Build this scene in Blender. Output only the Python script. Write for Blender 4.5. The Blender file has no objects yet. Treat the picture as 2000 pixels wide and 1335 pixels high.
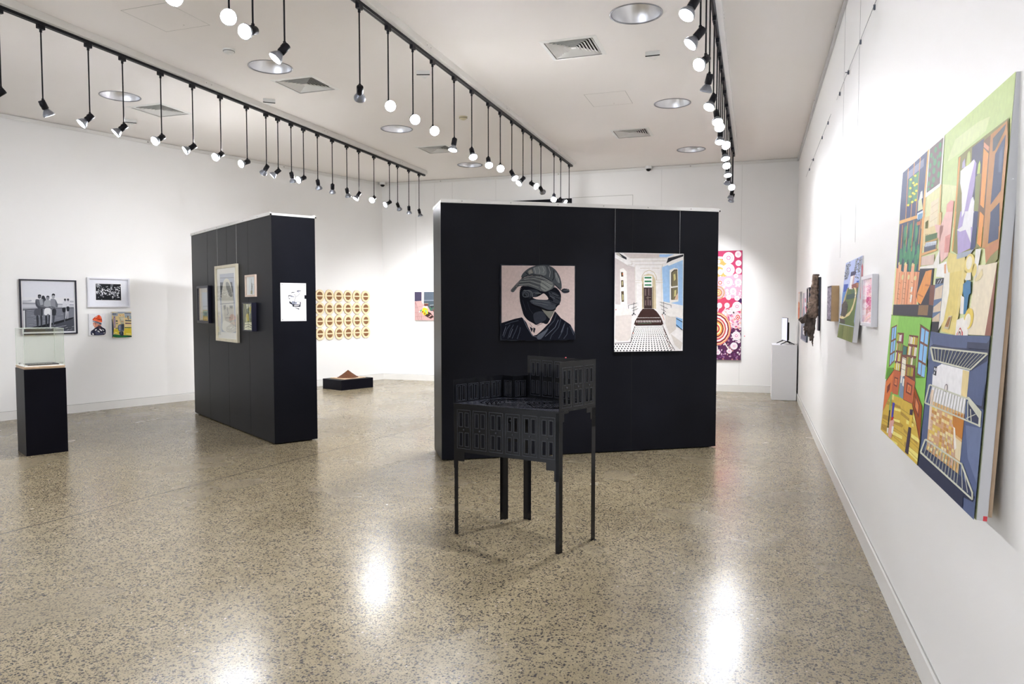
import bpy, bmesh, math, random
from mathutils import Vector, Matrix
random.seed(7)
SC = bpy.context.scene
COL = SC.collection
PI = math.pi

# ------------------------------------------------------------------ helpers
def hexc(h):
    h = h.lstrip('#')
    c = [int(h[i:i+2], 16)/255 for i in (0, 2, 4)]
    return tuple((x/12.92 if x <= .04045 else ((x+.055)/1.055)**2.4) for x in c) + (1,)

MATS = {}
def mat(name, color, rough=.5, metal=0, spec=.5, bump=None, emit=None, vary=None, alpha=None, coat=0):
    if name in MATS: return MATS[name]
    m = bpy.data.materials.new(name); m.use_nodes = True
    nt = m.node_tree; b = nt.nodes['Principled BSDF']
    c = hexc(color) if isinstance(color, str) else (*color, 1)
    b.inputs['Base Color'].default_value = c
    b.inputs['Roughness'].default_value = rough
    b.inputs['Metallic'].default_value = metal
    b.inputs['Specular IOR Level'].default_value = spec
    if coat: b.inputs['Coat Weight'].default_value = coat; b.inputs['Coat Roughness'].default_value = .1
    tc = nt.nodes.new('ShaderNodeTexCoord')
    if vary:   # (scale, amount)
        n = nt.nodes.new('ShaderNodeTexNoise'); n.inputs['Scale'].default_value = vary[0]; n.inputs['Detail'].default_value = 5
        nt.links.new(tc.outputs['Object'], n.inputs['Vector'])
        r = nt.nodes.new('ShaderNodeMapRange'); r.inputs[1].default_value = .3; r.inputs[2].default_value = .7
        r.inputs[3].default_value = 1-vary[1]; r.inputs[4].default_value = 1+vary[1]
        nt.links.new(n.outputs['Fac'], r.inputs[0])
        mx = nt.nodes.new('ShaderNodeVectorMath'); mx.operation = 'SCALE'
        mx.inputs[0].default_value = c[:3]
        nt.links.new(r.outputs[0], mx.inputs['Scale']); nt.links.new(mx.outputs[0], b.inputs['Base Color'])
    if bump:   # (scale, strength, dist)
        n = nt.nodes.new('ShaderNodeTexNoise'); n.inputs['Scale'].default_value = bump[0]; n.inputs['Detail'].default_value = 6
        nt.links.new(tc.outputs['Object'], n.inputs['Vector'])
        bp = nt.nodes.new('ShaderNodeBump'); bp.inputs['Strength'].default_value = bump[1]; bp.inputs['Distance'].default_value = bump[2]
        nt.links.new(n.outputs['Fac'], bp.inputs['Height']); nt.links.new(bp.outputs[0], b.inputs['Normal'])
    if emit:
        b.inputs['Emission Color'].default_value = hexc(emit[0]); b.inputs['Emission Strength'].default_value = emit[1]
    MATS[name] = m
    return m

def paint_mat(name, rough=.6, bump=(300, .15, .001), spec=.3, var=(.93, 1.05)):
    if name in MATS: return MATS[name]
    m = bpy.data.materials.new(name); m.use_nodes = True
    nt = m.node_tree; b = nt.nodes['Principled BSDF']
    a = nt.nodes.new('ShaderNodeAttribute'); a.attribute_name = 'pigment'
    n = nt.nodes.new('ShaderNodeTexNoise'); n.inputs['Scale'].default_value = 40; n.inputs['Detail'].default_value = 6
    tc = nt.nodes.new('ShaderNodeTexCoord'); nt.links.new(tc.outputs['Object'], n.inputs['Vector'])
    r = nt.nodes.new('ShaderNodeMapRange'); r.inputs[1].default_value = .3; r.inputs[2].default_value = .7
    r.inputs[3].default_value = var[0]; r.inputs[4].default_value = var[1]
    nt.links.new(n.outputs['Fac'], r.inputs[0])
    mx = nt.nodes.new('ShaderNodeVectorMath'); mx.operation = 'SCALE'
    nt.links.new(a.outputs['Color'], mx.inputs[0]); nt.links.new(r.outputs[0], mx.inputs['Scale'])
    nt.links.new(mx.outputs[0], b.inputs['Base Color'])
    b.inputs['Roughness'].default_value = rough; b.inputs['Specular IOR Level'].default_value = spec
    n2 = nt.nodes.new('ShaderNodeTexNoise'); n2.inputs['Scale'].default_value = bump[0]; nt.links.new(tc.outputs['Object'], n2.inputs['Vector'])
    bp = nt.nodes.new('ShaderNodeBump'); bp.inputs['Strength'].default_value = bump[1]; bp.inputs['Distance'].default_value = bump[2]
    nt.links.new(n2.outputs['Fac'], bp.inputs['Height']); nt.links.new(bp.outputs[0], b.inputs['Normal'])
    MATS[name] = m; return m

def glass_mat(name, tint, strength, rough=.02, green=None):
    """clear sheet: fresnel-weighted reflection over transparency"""
    if name in MATS: return MATS[name]
    m = bpy.data.materials.new(name); m.use_nodes = True; nt = m.node_tree; nt.nodes.clear()
    o = nt.nodes.new('ShaderNodeOutputMaterial'); t = nt.nodes.new('ShaderNodeBsdfTransparent'); t.inputs[0].default_value = (*tint, 1)
    g = nt.nodes.new('ShaderNodeBsdfGlossy'); g.inputs['Roughness'].default_value = rough; g.inputs['Color'].default_value = (1, 1, 1, 1)
    f = nt.nodes.new('ShaderNodeFresnel'); f.inputs['IOR'].default_value = strength
    mx = nt.nodes.new('ShaderNodeMixShader'); ge = nt.nodes.new('ShaderNodeNewGeometry'); mm = nt.nodes.new('ShaderNodeMath'); mm.operation = 'SUBTRACT'; mm.use_clamp = True
    nt.links.new(f.outputs[0], mm.inputs[0]); nt.links.new(ge.outputs['Backfacing'], mm.inputs[1])
    nt.links.new(mm.outputs[0], mx.inputs[0]); nt.links.new(t.outputs[0], mx.inputs[1])
    nt.links.new(g.outputs[0], mx.inputs[2]); nt.links.new(mx.outputs[0], o.inputs[0])
    MATS[name] = m; return m

class MB:
    def __init__(s): s.v = []; s.f = []; s.c = []; s.m = []; s.sm = []
    def add(s, vs, fs, color=None, mi=0, smooth=False):
        o = len(s.v); s.v += [tuple(v) for v in vs]
        for f in fs: s.f.append([i+o for i in f]); s.c.append(color); s.m.append(mi); s.sm.append(smooth)
    def box(s, x0, x1, y0, y1, z0, z1, mi=0, color=None, M=None):
        vs = [Vector((x, y, z)) for z in (z0, z1) for x, y in ((x0, y0), (x1, y0), (x1, y1), (x0, y1))]
        if M: vs = [M @ v for v in vs]
        s.add(vs, [(3, 2, 1, 0), (4, 5, 6, 7), (0, 1, 5, 4), (1, 2, 6, 5), (2, 3, 7, 6), (3, 0, 4, 7)], color, mi)
    def bbox(s, x0, x1, y0, y1, z0, z1, r=.003, mi=0, color=None, M=None):
        """box with bevelled edges"""
        bm = bmesh.new(); bmesh.ops.create_cube(bm, size=1)
        for v in bm.verts: v.co = Vector(((x0+x1)/2+v.co.x*(x1-x0), (y0+y1)/2+v.co.y*(y1-y0), (z0+z1)/2+v.co.z*(z1-z0)))
        bmesh.ops.bevel(bm, geom=list(bm.edges), offset=r, segments=2, affect='EDGES', profile=.5)
        bm.verts.index_update()
        s.add([(M @ v.co) if M else v.co for v in bm.verts], [[v.index for v in f.verts] for f in bm.faces], color, mi)
        bm.free()
    def lathe(s, prof, n=24, M=None, mi=0, smooth=True, cap0=False, cap1=False):
        vs = []
        for r, z in prof:
            for k in range(n):
                a = 2*PI*k/n; v = Vector((r*math.cos(a), r*math.sin(a), z)); vs.append(M @ v if M else v)
        fs = []
        for i in range(len(prof)-1):
            for k in range(n): fs.append((i*n+k, i*n+(k+1) % n, (i+1)*n+(k+1) % n, (i+1)*n+k))
        if cap0: fs.append(tuple(reversed(range(n))))
        if cap1: fs.append(tuple((len(prof)-1)*n+k for k in range(n)))
        s.add(vs, fs, None, mi, smooth)
    def tube(s, pts, rad, n=8, mi=0, smooth=True, wob=0, color=None):
        rs = rad if isinstance(rad, (list, tuple)) else [rad]*len(pts)
        pts = [Vector(p) for p in pts]; vs = []; pv = None
        for i, p in enumerate(pts):
            t = (pts[min(i+1, len(pts)-1)]-pts[max(i-1, 0)]).normalized()
            if pv is None: u = t.orthogonal().normalized()
            else: u = (pv-t*pv.dot(t)).normalized()
            pv = u; w = t.cross(u)
            for k in range(n):
                a = 2*PI*k/n; rr = rs[i]*(1+wob*(random.random()-.5))
                vs.append(p+(u*math.cos(a)+w*math.sin(a))*rr)
        fs = [(i*n+k, i*n+(k+1) % n, (i+1)*n+(k+1) % n, (i+1)*n+k) for i in range(len(pts)-1) for k in range(n)]
        fs.append(tuple(reversed(range(n)))); fs.append(tuple((len(pts)-1)*n+k for k in range(n)))
        s.add(vs, fs, color, mi, smooth)
    def prism(s, poly, z0, z1, mi=0, M=None):
        n = len(poly); vs = [Vector((x, y, z)) for z in (z0, z1) for x, y in poly]
        if M: vs = [M @ v for v in vs]
        s.add(vs, [tuple(reversed(range(n))), tuple(range(n, 2*n))]+[(i, (i+1) % n, n+(i+1) % n, n+i) for i in range(n)], None, mi)
    def sheet(s, xs, zs, solid, y0, y1, M=None, mi=0):
        """plate in the local x-z plane between y0 and y1, made of grid cells; solid(cx,cz)->bool"""
        nx, nz = len(xs)-1, len(zs)-1
        S = [[solid((xs[i]+xs[i+1])/2, (zs[j]+zs[j+1])/2) for j in range(nz)] for i in range(nx)]
        def q(a, b, c, d):
            vs = [Vector(a), Vector(b), Vector(c), Vector(d)]
            if M: vs = [M @ v for v in vs]
            s.add(vs, [(0, 1, 2, 3)], None, mi)
        g = lambda i, j: 0 <= i < nx and 0 <= j < nz and S[i][j]
        for i in range(nx):
            for j in range(nz):
                if not S[i][j]: continue
                x0, x1, z0, z1 = xs[i], xs[i+1], zs[j], zs[j+1]
                q((x0, y0, z0), (x1, y0, z0), (x1, y0, z1), (x0, y0, z1))
                q((x1, y1, z0), (x0, y1, z0), (x0, y1, z1), (x1, y1, z1))
                if not g(i-1, j): q((x0, y1, z0), (x0, y0, z0), (x0, y0, z1), (x0, y1, z1))
                if not g(i+1, j): q((x1, y0, z0), (x1, y1, z0), (x1, y1, z1), (x1, y0, z1))
                if not g(i, j-1): q((x0, y1, z0), (x1, y1, z0), (x1, y0, z0), (x0, y0, z0))
                if not g(i, j+1): q((x0, y0, z1), (x1, y0, z1), (x1, y1, z1), (x0, y1, z1))
    def mesh(s, name, mats):
        me = bpy.data.meshes.new(name); me.from_pydata(s.v, [], s.f)
        for m in (mats if isinstance(mats, (list, tuple)) else [mats]): me.materials.append(m)
        me.polygons.foreach_set('material_index', s.m); me.polygons.foreach_set('use_smooth', s.sm)
        if any(c is not None for c in s.c):
            a = me.color_attributes.new('pigment', 'FLOAT_COLOR', 'CORNER'); d = []
            for p, c in zip(me.polygons, s.c): d += list(c or (.5, .5, .5, 1))*p.loop_total
            a.data.foreach_set('color', d)
        me.update(); return me
    def build(s, name, mats, parent=None, loc=None):
        o = bpy.data.objects.new(name, s.mesh(name, mats)); COL.objects.link(o)
        if parent: o.parent = parent
        if loc: o.location = loc
        return o

def thing(name, label, cat, loc=(0, 0, 0), rotz=0, group=None, tilt=None):
    o = bpy.data.objects.new(name, None); COL.objects.link(o); o.empty_display_size = .1
    o.location = loc; o.rotation_euler = (tilt or 0, 0, rotz)
    o['label'] = label; o['category'] = cat
    if group: o['group'] = group
    return o
def tag(o, label, cat, group=None):
    o['label'] = label; o['category'] = cat
    if group: o['group'] = group
    return o
def structure(o): o['kind'] = 'structure'; return o

# ------------------------------------------------------------------ dimensions (metres); camera stands over the origin
XR = .669; YB = 13.17; H = 3.99; YN = -4.0
CLX, CLY = -7.22, 13.17                       # rear left corner
LD = Vector((-2.11, -6.44, 0)).normalized()   # left wall runs from that corner towards the viewer
LN = Vector((-LD.y, LD.x, 0)); LN = LN if LN.x > 0 else -LN
LLEN = (CLY-YN)/-LD.y

# ------------------------------------------------------------------ materials
def wall_material():
    return mat('wall_white_paint', (.925, .92, .905), .55, spec=.25, bump=(160, .05, .001), vary=(.6, .012))
M_WALL = wall_material()
M_CEIL = mat('ceiling_paint', (.90, .87, .845), .8, spec=.15, bump=(90, .04, .001), vary=(.5, .015))
M_TRIM = mat('trim_white_gloss', (.83, .82, .79), .35, spec=.4, vary=(2, .015))
M_SEAM = mat('seam_grey', (.42, .41, .39), .8, vary=(3, .05))
M_BLACKP = mat('black_panel_paint', (.0065, .0070, .0105), .36, spec=.11, bump=(25, .03, .002), vary=(1.5, .25))
M_BLKMETAL = mat('black_powder_coat', (.006, .006, .010), .38, spec=.25, vary=(8, .1))
M_CHAIR = mat('black_lacquer', (.005, .0053, .007), .15, spec=.32, vary=(10, .1))
M_SEATTOP = mat('glossy_seat_lacquer', (.010, .011, .018), .25, spec=1.0, vary=(10, .1))
M_GROOVE = mat('seat_groove', (.001, .001, .001), 1.0, spec=0, vary=(10, .1))
M_CHAIRED = mat('lighter_lacquer_edge', (.06, .066, .085), .3, spec=.6, vary=(10, .1))  # lighter lacquer tone for the raised door mouldings
M_RAILAL = mat('rail_silver', (.62, .62, .62), .35, metal=.6, vary=(6, .05))
M_WIRE = mat('steel_wire', (.30, .30, .31), .35, metal=.7, vary=(9, .05))
M_ALU = mat('brushed_aluminium', (.88, .88, .90), .36, metal=1, vary=(5, .04))
M_FIN = mat('cast_silver_fins', (.36, .38, .43), .35, metal=.8, vary=(40, .08))
M_WHITEPL = mat('white_plastic', (.8, .8, .78), .4, vary=(6, .02))
M_WHITEPAINT = mat('white_plinth_paint', (.86, .87, .9), .45, vary=(2, .015))
M_PLINTHBLK = mat('black_plinth_paint', (.004, .004, .008), .4, spec=.1, vary=(2, .2))
M_WOOD = mat('pale_plywood', (.62, .45, .30), .5, vary=(14, .15), bump=(60, .1, .001))
M_EARTH = mat('brown_earth', (.10, .035, .012), .95, vary=(60, .5), bump=(90, .8, .004))
M_BARK = mat('dark_bark', (.085, .062, .052), .85, vary=(22, .7), bump=(60, 1, .01))
M_BARKLIGHT = mat('weathered_bark', (.22, .155, .12), .85, vary=(30, .5), bump=(70, 1, .01))
M_FRBLK = mat('black_frame_wood', (.012, .012, .028), .35, vary=(9, .1))
M_FRWHT = mat('white_frame_wood', (.80, .80, .85), .4, vary=(9, .02))
M_FRCREAM = mat('cream_frame_wood', (.72, .66, .50), .45, vary=(12, .06))
M_FRPINK = mat('pale_pink_wood', (.74, .60, .50), .45, vary=(12, .06))
M_FRTAN = mat('tan_frame_wood', (.50, .34, .18), .5, vary=(12, .1))
M_CANVAS = mat('white_canvas', (.74, .74, .76), .8, bump=(500, .2, .0005), vary=(4, .03))
M_SLATE = mat('slate_canvas_edge', (.10, .12, .16), .7, vary=(6, .08))
M_TANBACK = mat('tan_canvas_back', (.42, .34, .16), .8, vary=(6, .1))
M_PAINT = paint_mat('painted_pigment')
M_PRINT = paint_mat('printed_ink', .45, (400, .03, .0003), .3, (.985, 1.01))
M_RUG = paint_mat('tufted_wool', .95, (230, 1.0, .006), .1)
M_GLASS = glass_mat('picture_glass', (.97, .98, .97), 1.45, .02)
M_GLASSAR = glass_mat('coated_picture_glass', (.985, .985, .985), 1.1, .02)
M_ACRYL = glass_mat('acrylic_sheet', (.95, .965, .945), 1.6, .03)
M_EDGE = mat('acrylic_edge', (.60, .66, .58), .2, vary=(5, .03))
M_SCREEN = mat('screen_grey', (.30, .31, .40), .25, emit=('#a9abc6', .35), vary=(5, .03))
M_LENS = mat('lamp_lens', '#ffffff', .3, emit=('#eef1ff', 28))
M_LENSDIM = mat('lamp_lens_dim', '#e8ebf5', .3, emit=('#eef1ff', 6))
M_DARKVOID = mat('dark_void', (.01, .01, .01), .9, vary=(4, .1))
M_PIN = mat('pin_steel', (.3, .3, .32), .3, metal=.9, vary=(4, .05))
M_RED = mat('red_sticker', (.8, .06, .08), .4, vary=(4, .05))
M_BEIGE = mat('beige_plastic', (.62, .56, .38), .4, vary=(6, .05))

def floor_material():
    m = bpy.data.materials.new('polished_concrete'); m.use_nodes = True
    nt = m.node_tree; N = nt.nodes; L = nt.links; b = N['Principled BSDF']
    tc = N.new('ShaderNodeTexCoord'); P = tc.outputs['Object']
    def noise(sc, det=5, dist=0):
        n = N.new('ShaderNodeTexNoise'); n.inputs['Scale'].default_value = sc; n.inputs['Detail'].default_value = det
        n.inputs['Distortion'].default_value = dist; L.new(P, n.inputs['Vector']); return n.outputs['Fac']
    def ramp(f, a, bb, c0=(0, 0, 0, 1), c1=(1, 1, 1, 1)):
        r = N.new('ShaderNodeValToRGB'); r.color_ramp.elements[0].position = a; r.color_ramp.elements[1].position = bb
        r.color_ramp.elements[0].color = c0; r.color_ramp.elements[1].color = c1; L.new(f, r.inputs[0]); return r.outputs[0]
    def mix(fac, a, bb, mode='MIX'):
        x = N.new('ShaderNodeMix'); x.data_type = 'RGBA'; x.blend_type = mode
        if isinstance(fac, (int, float)): x.inputs[0].default_value = fac
        else: L.new(fac, x.inputs[0])
        for i, q in ((6, a), (7, bb)):
            if isinstance(q, tuple): x.inputs[i].default_value = q
            else: L.new(q, x.inputs[i])
        return x.outputs[2]
    def math_(op, a, bb=None, c=None):
        x = N.new('ShaderNodeMath'); x.operation = op
        for i, q in enumerate((a, bb, c)):
            if q is None: continue
            if isinstance(q, (int, float)): x.inputs[i].default_value = q
            else: L.new(q, x.inputs[i])
        return x.outputs[0]
    base = ramp(noise(.9, 4), .3, .7, (.245, .20, .122, 1), (.33, .275, .178, 1))
    base = mix(.35, base, ramp(noise(9, 5), .35, .65, (.215, .172, .102, 1), (.36, .30, .197, 1)))
    def chips(scale, size, dark, thr):
        w = N.new('ShaderNodeTexNoise'); w.inputs['Scale'].default_value = scale*.9; L.new(P, w.inputs['Vector'])
        va = N.new('ShaderNodeVectorMath'); va.operation = 'MULTIPLY_ADD'; L.new(w.outputs['Color'], va.inputs[0])
        va.inputs[1].default_value = (.6/scale,)*3; L.new(P, va.inputs[2])
        v = N.new('ShaderNodeTexVoronoi'); v.inputs['Scale'].default_value = scale; L.new(va.outputs[0], v.inputs['Vector'])
        sep = N.new('ShaderNodeSeparateColor'); L.new(v.outputs['Color'], sep.inputs[0])
        inside = math_('LESS_THAN', v.outputs['Distance'], math_('MULTIPLY', sep.outputs[0], size))
        pres = math_('GREATER_THAN', sep.outputs[1], thr)
        col = ramp(sep.outputs[2], 0, 1, dark[0], dark[1])
        return math_('MULTIPLY', inside, pres), col
    dens = ramp(noise(.8, 3), .35, .65)
    f, c = chips(88, .64, ((.014, .014, .022, 1), (.06, .05, .05, 1)), .37)
    base = mix(math_('MULTIPLY', f, .95), base, c)
    f, c = chips(150, .66, ((.02, .02, .028, 1), (.09, .075, .06, 1)), .27)
    base = mix(math_('MULTIPLY', f, math_('MULTIPLY_ADD', dens, .35, .45)), base, c)
    f, c = chips(60, .33, ((.5, .47, .42, 1), (.30, .13, .07, 1)), .92)
    base = mix(f, base, c)
    # saw-cut joints
    sp = N.new('ShaderNodeSeparateXYZ'); L.new(P, sp.inputs[0]); X, Y = sp.outputs[0], sp.outputs[1]
    def line(x0, y0, x1, y1, w):
        l = math.hypot(x1-x0, y1-y0); a, bb = (y1-y0)/l, -(x1-x0)/l; c0 = -(a*x0+bb*y0)
        d = math_('ABSOLUTE', math_('ADD', math_('MULTIPLY', X, a), math_('MULTIPLY_ADD', Y, bb, c0)))
        return math_('LESS_THAN', d, w)
    j1 = line(-4.69, 3.355, -3.83, 8.317, .006)
    j2 = math_('MULTIPLY', line(-9.2, 7.70, -3.36, 7.30, .005), math_('LESS_THAN', X, -3.0))
    j3 = math_('MULTIPLY', line(-3.36, 7.30, .67, 7.33, .005), math_('GREATER_THAN', X, -3.0))
    j = math_('MAXIMUM', j1, math_('MAXIMUM', j2, j3))
    base = mix(math_('MULTIPLY', j, 1.0), base, (.05, .045, .04, 1))
    L.new(base, b.inputs['Base Color'])
    rr = N.new('ShaderNodeMapRange'); rr.inputs[1].default_value = .3; rr.inputs[2].default_value = .7; rr.inputs[3].default_value = .185; rr.inputs[4].default_value = .30
    L.new(noise(1.3, 4), rr.inputs[0]); L.new(rr.outputs[0], b.inputs['Roughness'])
    b.inputs['Specular IOR Level'].default_value = .52
    return m

# ------------------------------------------------------------------ the room
m = MB(); m.box(-13.6, XR+.2, YN-.2, YB+.2, -.1, 0)
structure(m.build('floor', floor_material()))

DOWN = [(-1.0, 6.29), (-1.0, 9.16), (-1.0, 11.92), (-4.83, 6.45), (-4.82, 9.23), (-4.81, 11.96), (-7.19, 6.76)]
RDL = .222
VENTS = [(-1.70, 6.92), (-1.715, 10.52), (-4.84, 7.085), (-7.22, 7.40), (-4.815, 10.61)]
VH = .25
# ceiling with real openings for the downlights and air diffusers
xs = sorted(set([-13.6, XR+.2]+[round(x+s*RDL, 4) for x, y in DOWN for s in (-1, 1)]+[round(x+s*VH, 4) for x, y in VENTS for s in (-1, 1)]))
ys = sorted(set([YN-.2, YB+.2]+[round(y+s*RDL, 4) for x, y in DOWN for s in (-1, 1)]+[round(y+s*VH, 4) for x, y in VENTS for s in (-1, 1)]))
def cs(cx, cy):
    for x, y in DOWN:
        if abs(cx-x) < RDL and abs(cy-y) < RDL: return False
    for x, y in VENTS:
        if abs(cx-x) < VH and abs(cy-y) < VH: return False
    return True
m = MB()
m.sheet(xs, ys, cs, 0, -.02, M=Matrix(((1, 0, 0, 0), (0, 0, 1, 0), (0, -1, 0, H), (0, 0, 0, 1))))
for x, y in DOWN:      # fill square opening down to a circle
    n = 32; vs = []; fs = []
    for k in range(n):
        a = 2*PI*k/n; c, s_ = math.cos(a), math.sin(a); q = RDL/max(abs(c), abs(s_))
        vs += [(x+c*RDL*.985, y+s_*RDL*.985, H), (x+c*q, y+s_*q, H)]
    for k in range(n): i, j = 2*k, 2*((k+1) % n); fs.append((i, i+1, j+1, j))
    m.add(vs, fs)
structure(m.build('ceiling', M_CEIL))
m = MB(); m.box(-13.6, XR+.2, YN-.2, YB+.2, H+.55, H+.6); structure(m.build('light_blocker_slab', M_DARKVOID))  # unseen slab added to block light above the downlight wells
bpy.data.objects['light_blocker_slab'].name = 'trim_9'

m = MB(); m.box(XR, XR+.15, YN, YB+.15, 0, H); wr = structure(m.build('wall_right', M_WALL))
m = MB(); m.box(CLX-.05, XR, YB, YB+.15, 0, H); wb = structure(m.build('wall_back', M_WALL))
ML = Matrix.Translation((CLX, CLY, 0)) @ Matrix(((LD.x, -LN.x, 0, 0), (LD.y, -LN.y, 0, 0), (0, 0, 1, 0), (0, 0, 0, 1)))
m = MB(); m.box(0, LLEN, 0, .15, 0, H, M=ML); wl = structure(m.build('wall_left', M_WALL))
# wall behind the viewer, with an added wide window that lets in fill light
xs_ = [-13.3, -9.5, -2.0, XR]; zs_ = [0, .9, 3.1, H]
m = MB(); m.sheet(xs_, zs_, lambda cx, cz: not (-9.5 < cx < -2.0 and .9 < cz < 3.1), YN-.15, YN)
structure(m.build('wall_front', M_WALL))
m = MB()
for x in (-9.5, -7.63, -5.75, -3.87, -2.06): m.box(x, x+.06, YN-.12, YN-.04, .9, 3.1)
for z in (.9, 3.04): m.box(-9.5, -2.0, YN-.12, YN-.04, z, z+.06)
structure(m.build('added_window_1', M_TRIM))  # bars of the added window, unseen behind the viewer

# panel joints on the back and right walls
m = MB()
for x in (-6.46, -6.05, -5.67, -4.76, -1.61, -.24): m.box(x-.002, x+.002, YB-.0015, YB, .12, 3.93)
m.build('panel_joint', mat('joint_filler', (.66, .65, .63), .8, vary=(3, .03)), wb)
# baseboards: flat board with a shadow gap on top
def base(name, M, ln):
    m = MB(); m.box(0, ln, -.014, 0, 0, .112, M=M); m.box(0, ln, -.004, 0, .112, .118, mi=1, M=M)
    structure(m.build(name, [M_TRIM, M_SEAM]))
MB_ = Matrix.Translation((CLX, YB, 0))
base('baseboard_back', MB_, XR-CLX)
MR = Matrix.Translation((XR, YB, 0)) @ Matrix.Rotation(-PI/2, 4, 'Z')
base('baseboard_right', MR, YB-YN)
ML2 = Matrix.Translation((CLX+LD.x*LLEN, CLY+LD.y*LLEN, 0)) @ Matrix.Rotation(math.atan2(-LD.y, -LD.x), 4, 'Z')
base('baseboard_left', ML2, LLEN)
# picture rails just under the ceiling
def rail(name, M, ln, mt):
    m = MB()
    m.box(0, ln, -.022, 0, 3.945, H-.005, M=M); m.box(0, ln, -.030, -.022, 3.935, 3.951, M=M)
    k = 1.3
    while k < ln: m.box(k, k+.02, -.032, -.022, 3.952, 3.966, mi=1, M=M); k += 2.4
    structure(m.build(name, [mt, M_SEAM]))
rail('trim_1', MB_, XR-CLX, M_TRIM); rail('trim_2', MR, YB-YN, M_RAILAL); rail('trim_3', ML2, LLEN, M_TRIM)
# dark tall door leaf and white flush leaf on the back wall
m = MB(); m.box(-4.95, -3.255, YB-.03, YB, .0, 3.50); structure(m.build('door_1', M_BLACKP))
m = MB()
m.box(-3.25, -2.123, YB-.003, YB, 3.508, 3.514, mi=1); m.box(-2.126, -2.120, YB-.003, YB, .12, 3.514, mi=1)
m.box(-3.25, -2.126, YB-.002, YB, .12, 3.508, mi=0)
structure(m.build('door_2', [M_WALL, M_SEAM]))

# access hatches in the ceiling
for i, (x0, x1, y0, y1) in enumerate([(-1.95, -1.46, 8.45, 9.0), (-5.11, -4.62, 4.83, 5.33)]):
    m = MB(); w = .004
    m.box(x0, x1, y0, y0+w, H-.0008, H, mi=1); m.box(x0, x1, y1-w, y1, H-.0008, H, mi=1)
    m.box(x0, x0+w, y0, y1, H-.0008, H, mi=1); m.box(x1-w, x1, y0, y1, H-.0008, H, mi=1)
    m.box((x0+x1)/2+.02, (x0+x1)/2+.03, y1-.08, y1-.07, H-.002, H, mi=1)
    m.box(x0+w, x1-w, y0+w, y1-w, H-.0006, H)
    structure(m.build('trim_%d' % (4+i), [M_CEIL, M_SEAM]))

# ------------------------------------------------------------------ recessed downlights
DLAB = ['large round recessed downlight nearest the viewer, right of the centre of the ceiling',
        'round recessed downlight on the right side, between the two square vents and the back wall',
        'smallest round recessed downlight at far right, nearest the back wall',
        'round recessed downlight behind the bright lamp, beside the square vent, upper left middle',
        'round recessed downlight between left and middle tracks, halfway down the room',
        'far round recessed downlight partly behind the middle track lamps, nearest the back wall',
        'round recessed downlight left of the left track, above the left wall']
for (x, y), lb in zip(DOWN, DLAB):
    t = thing('recessed_downlight', lb, 'ceiling light', (x, y, H), 0, 'round ceiling downlights')
    m = MB(); m.lathe([(.212, .004), (.226, .004), (.226, -.004), (.214, -.006), (.208, 0), (.212, .004)], 40)
    m.build('rim', M_PIN, t)
    m = MB(); m.lathe([(.212, 0), (.205, .04), (.185, .095), (.15, .15), (.115, .19), (.105, .22)], 40); m.build('reflector', M_ALU, t)
    m = MB(); m.lathe([(.112, .19), (.112, .30), (.02, .31)], 24, cap1=True); m.build('lamp_well', M_DARKVOID, t)
    m = MB(); m.lathe([(.03, .30), (.045, .27), (.045, .23), (.03, .21)], 16, cap1=True); m.build('bulb', M_WHITEPL, t)

# ------------------------------------------------------------------ square air diffusers
VLAB = ['large square louvred air vent at the right, below the nearest round downlight',
        'small square louvred air vent near the far right downlight',
        'square louvred air vent between the left and middle tracks, nearest the viewer',
        'square louvred air vent left of the left track, above the left wall',
        'far square louvred air vent behind the middle track lamps']
for (x, y), lb in zip(VENTS, VLAB):
    t = thing('air_vent', lb, 'vent', (x, y, H), 0, 'square ceiling vents')
    def ring(m, a0, z0, a1, z1, th=.003):
        vs = []
        for a, z in ((a0, z0), (a1, z1), (a1+th, z1+th), (a0+th, z0+th)):
            vs += [(-a, -a, z), (a, -a, z), (a, a, z), (-a, a, z)]
        fs = []
        for i in range(4):
            for k in range(4):
                fs.append((i*4+k, i*4+(k+1) % 4, ((i+1) % 4)*4+(k+1) % 4, ((i+1) % 4)*4+k))
        m.add(vs, fs)
    m = MB(); ring(m, .235, -.008, .272, -.002, .004); m.build('frame', M_WHITEPL, t)
    m = MB()
    for k in range(7):
        a = .228-k*.03; ring(m, a-.031, .021, a, -.004, .0012)
    m.box(-.022, .022, -.022, .022, .0, .004)
    m.build('louvres', M_WHITEPL, t)
    m = MB(); m.box(-.26, .26, -.26, .26, .16, .17); m.sheet([-.26, -.258, .258, .26], [-.26, -.258, .258, .26], lambda a, b: not (abs(a) < .258 and abs(b) < .258), 0, .16,
        M=Matrix(((1, 0, 0, 0), (0, 0, 1, 0), (0, 1, 0, .003), (0, 0, 0, 1))))
    m.build('plenum', M_DARKVOID, t)

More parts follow.
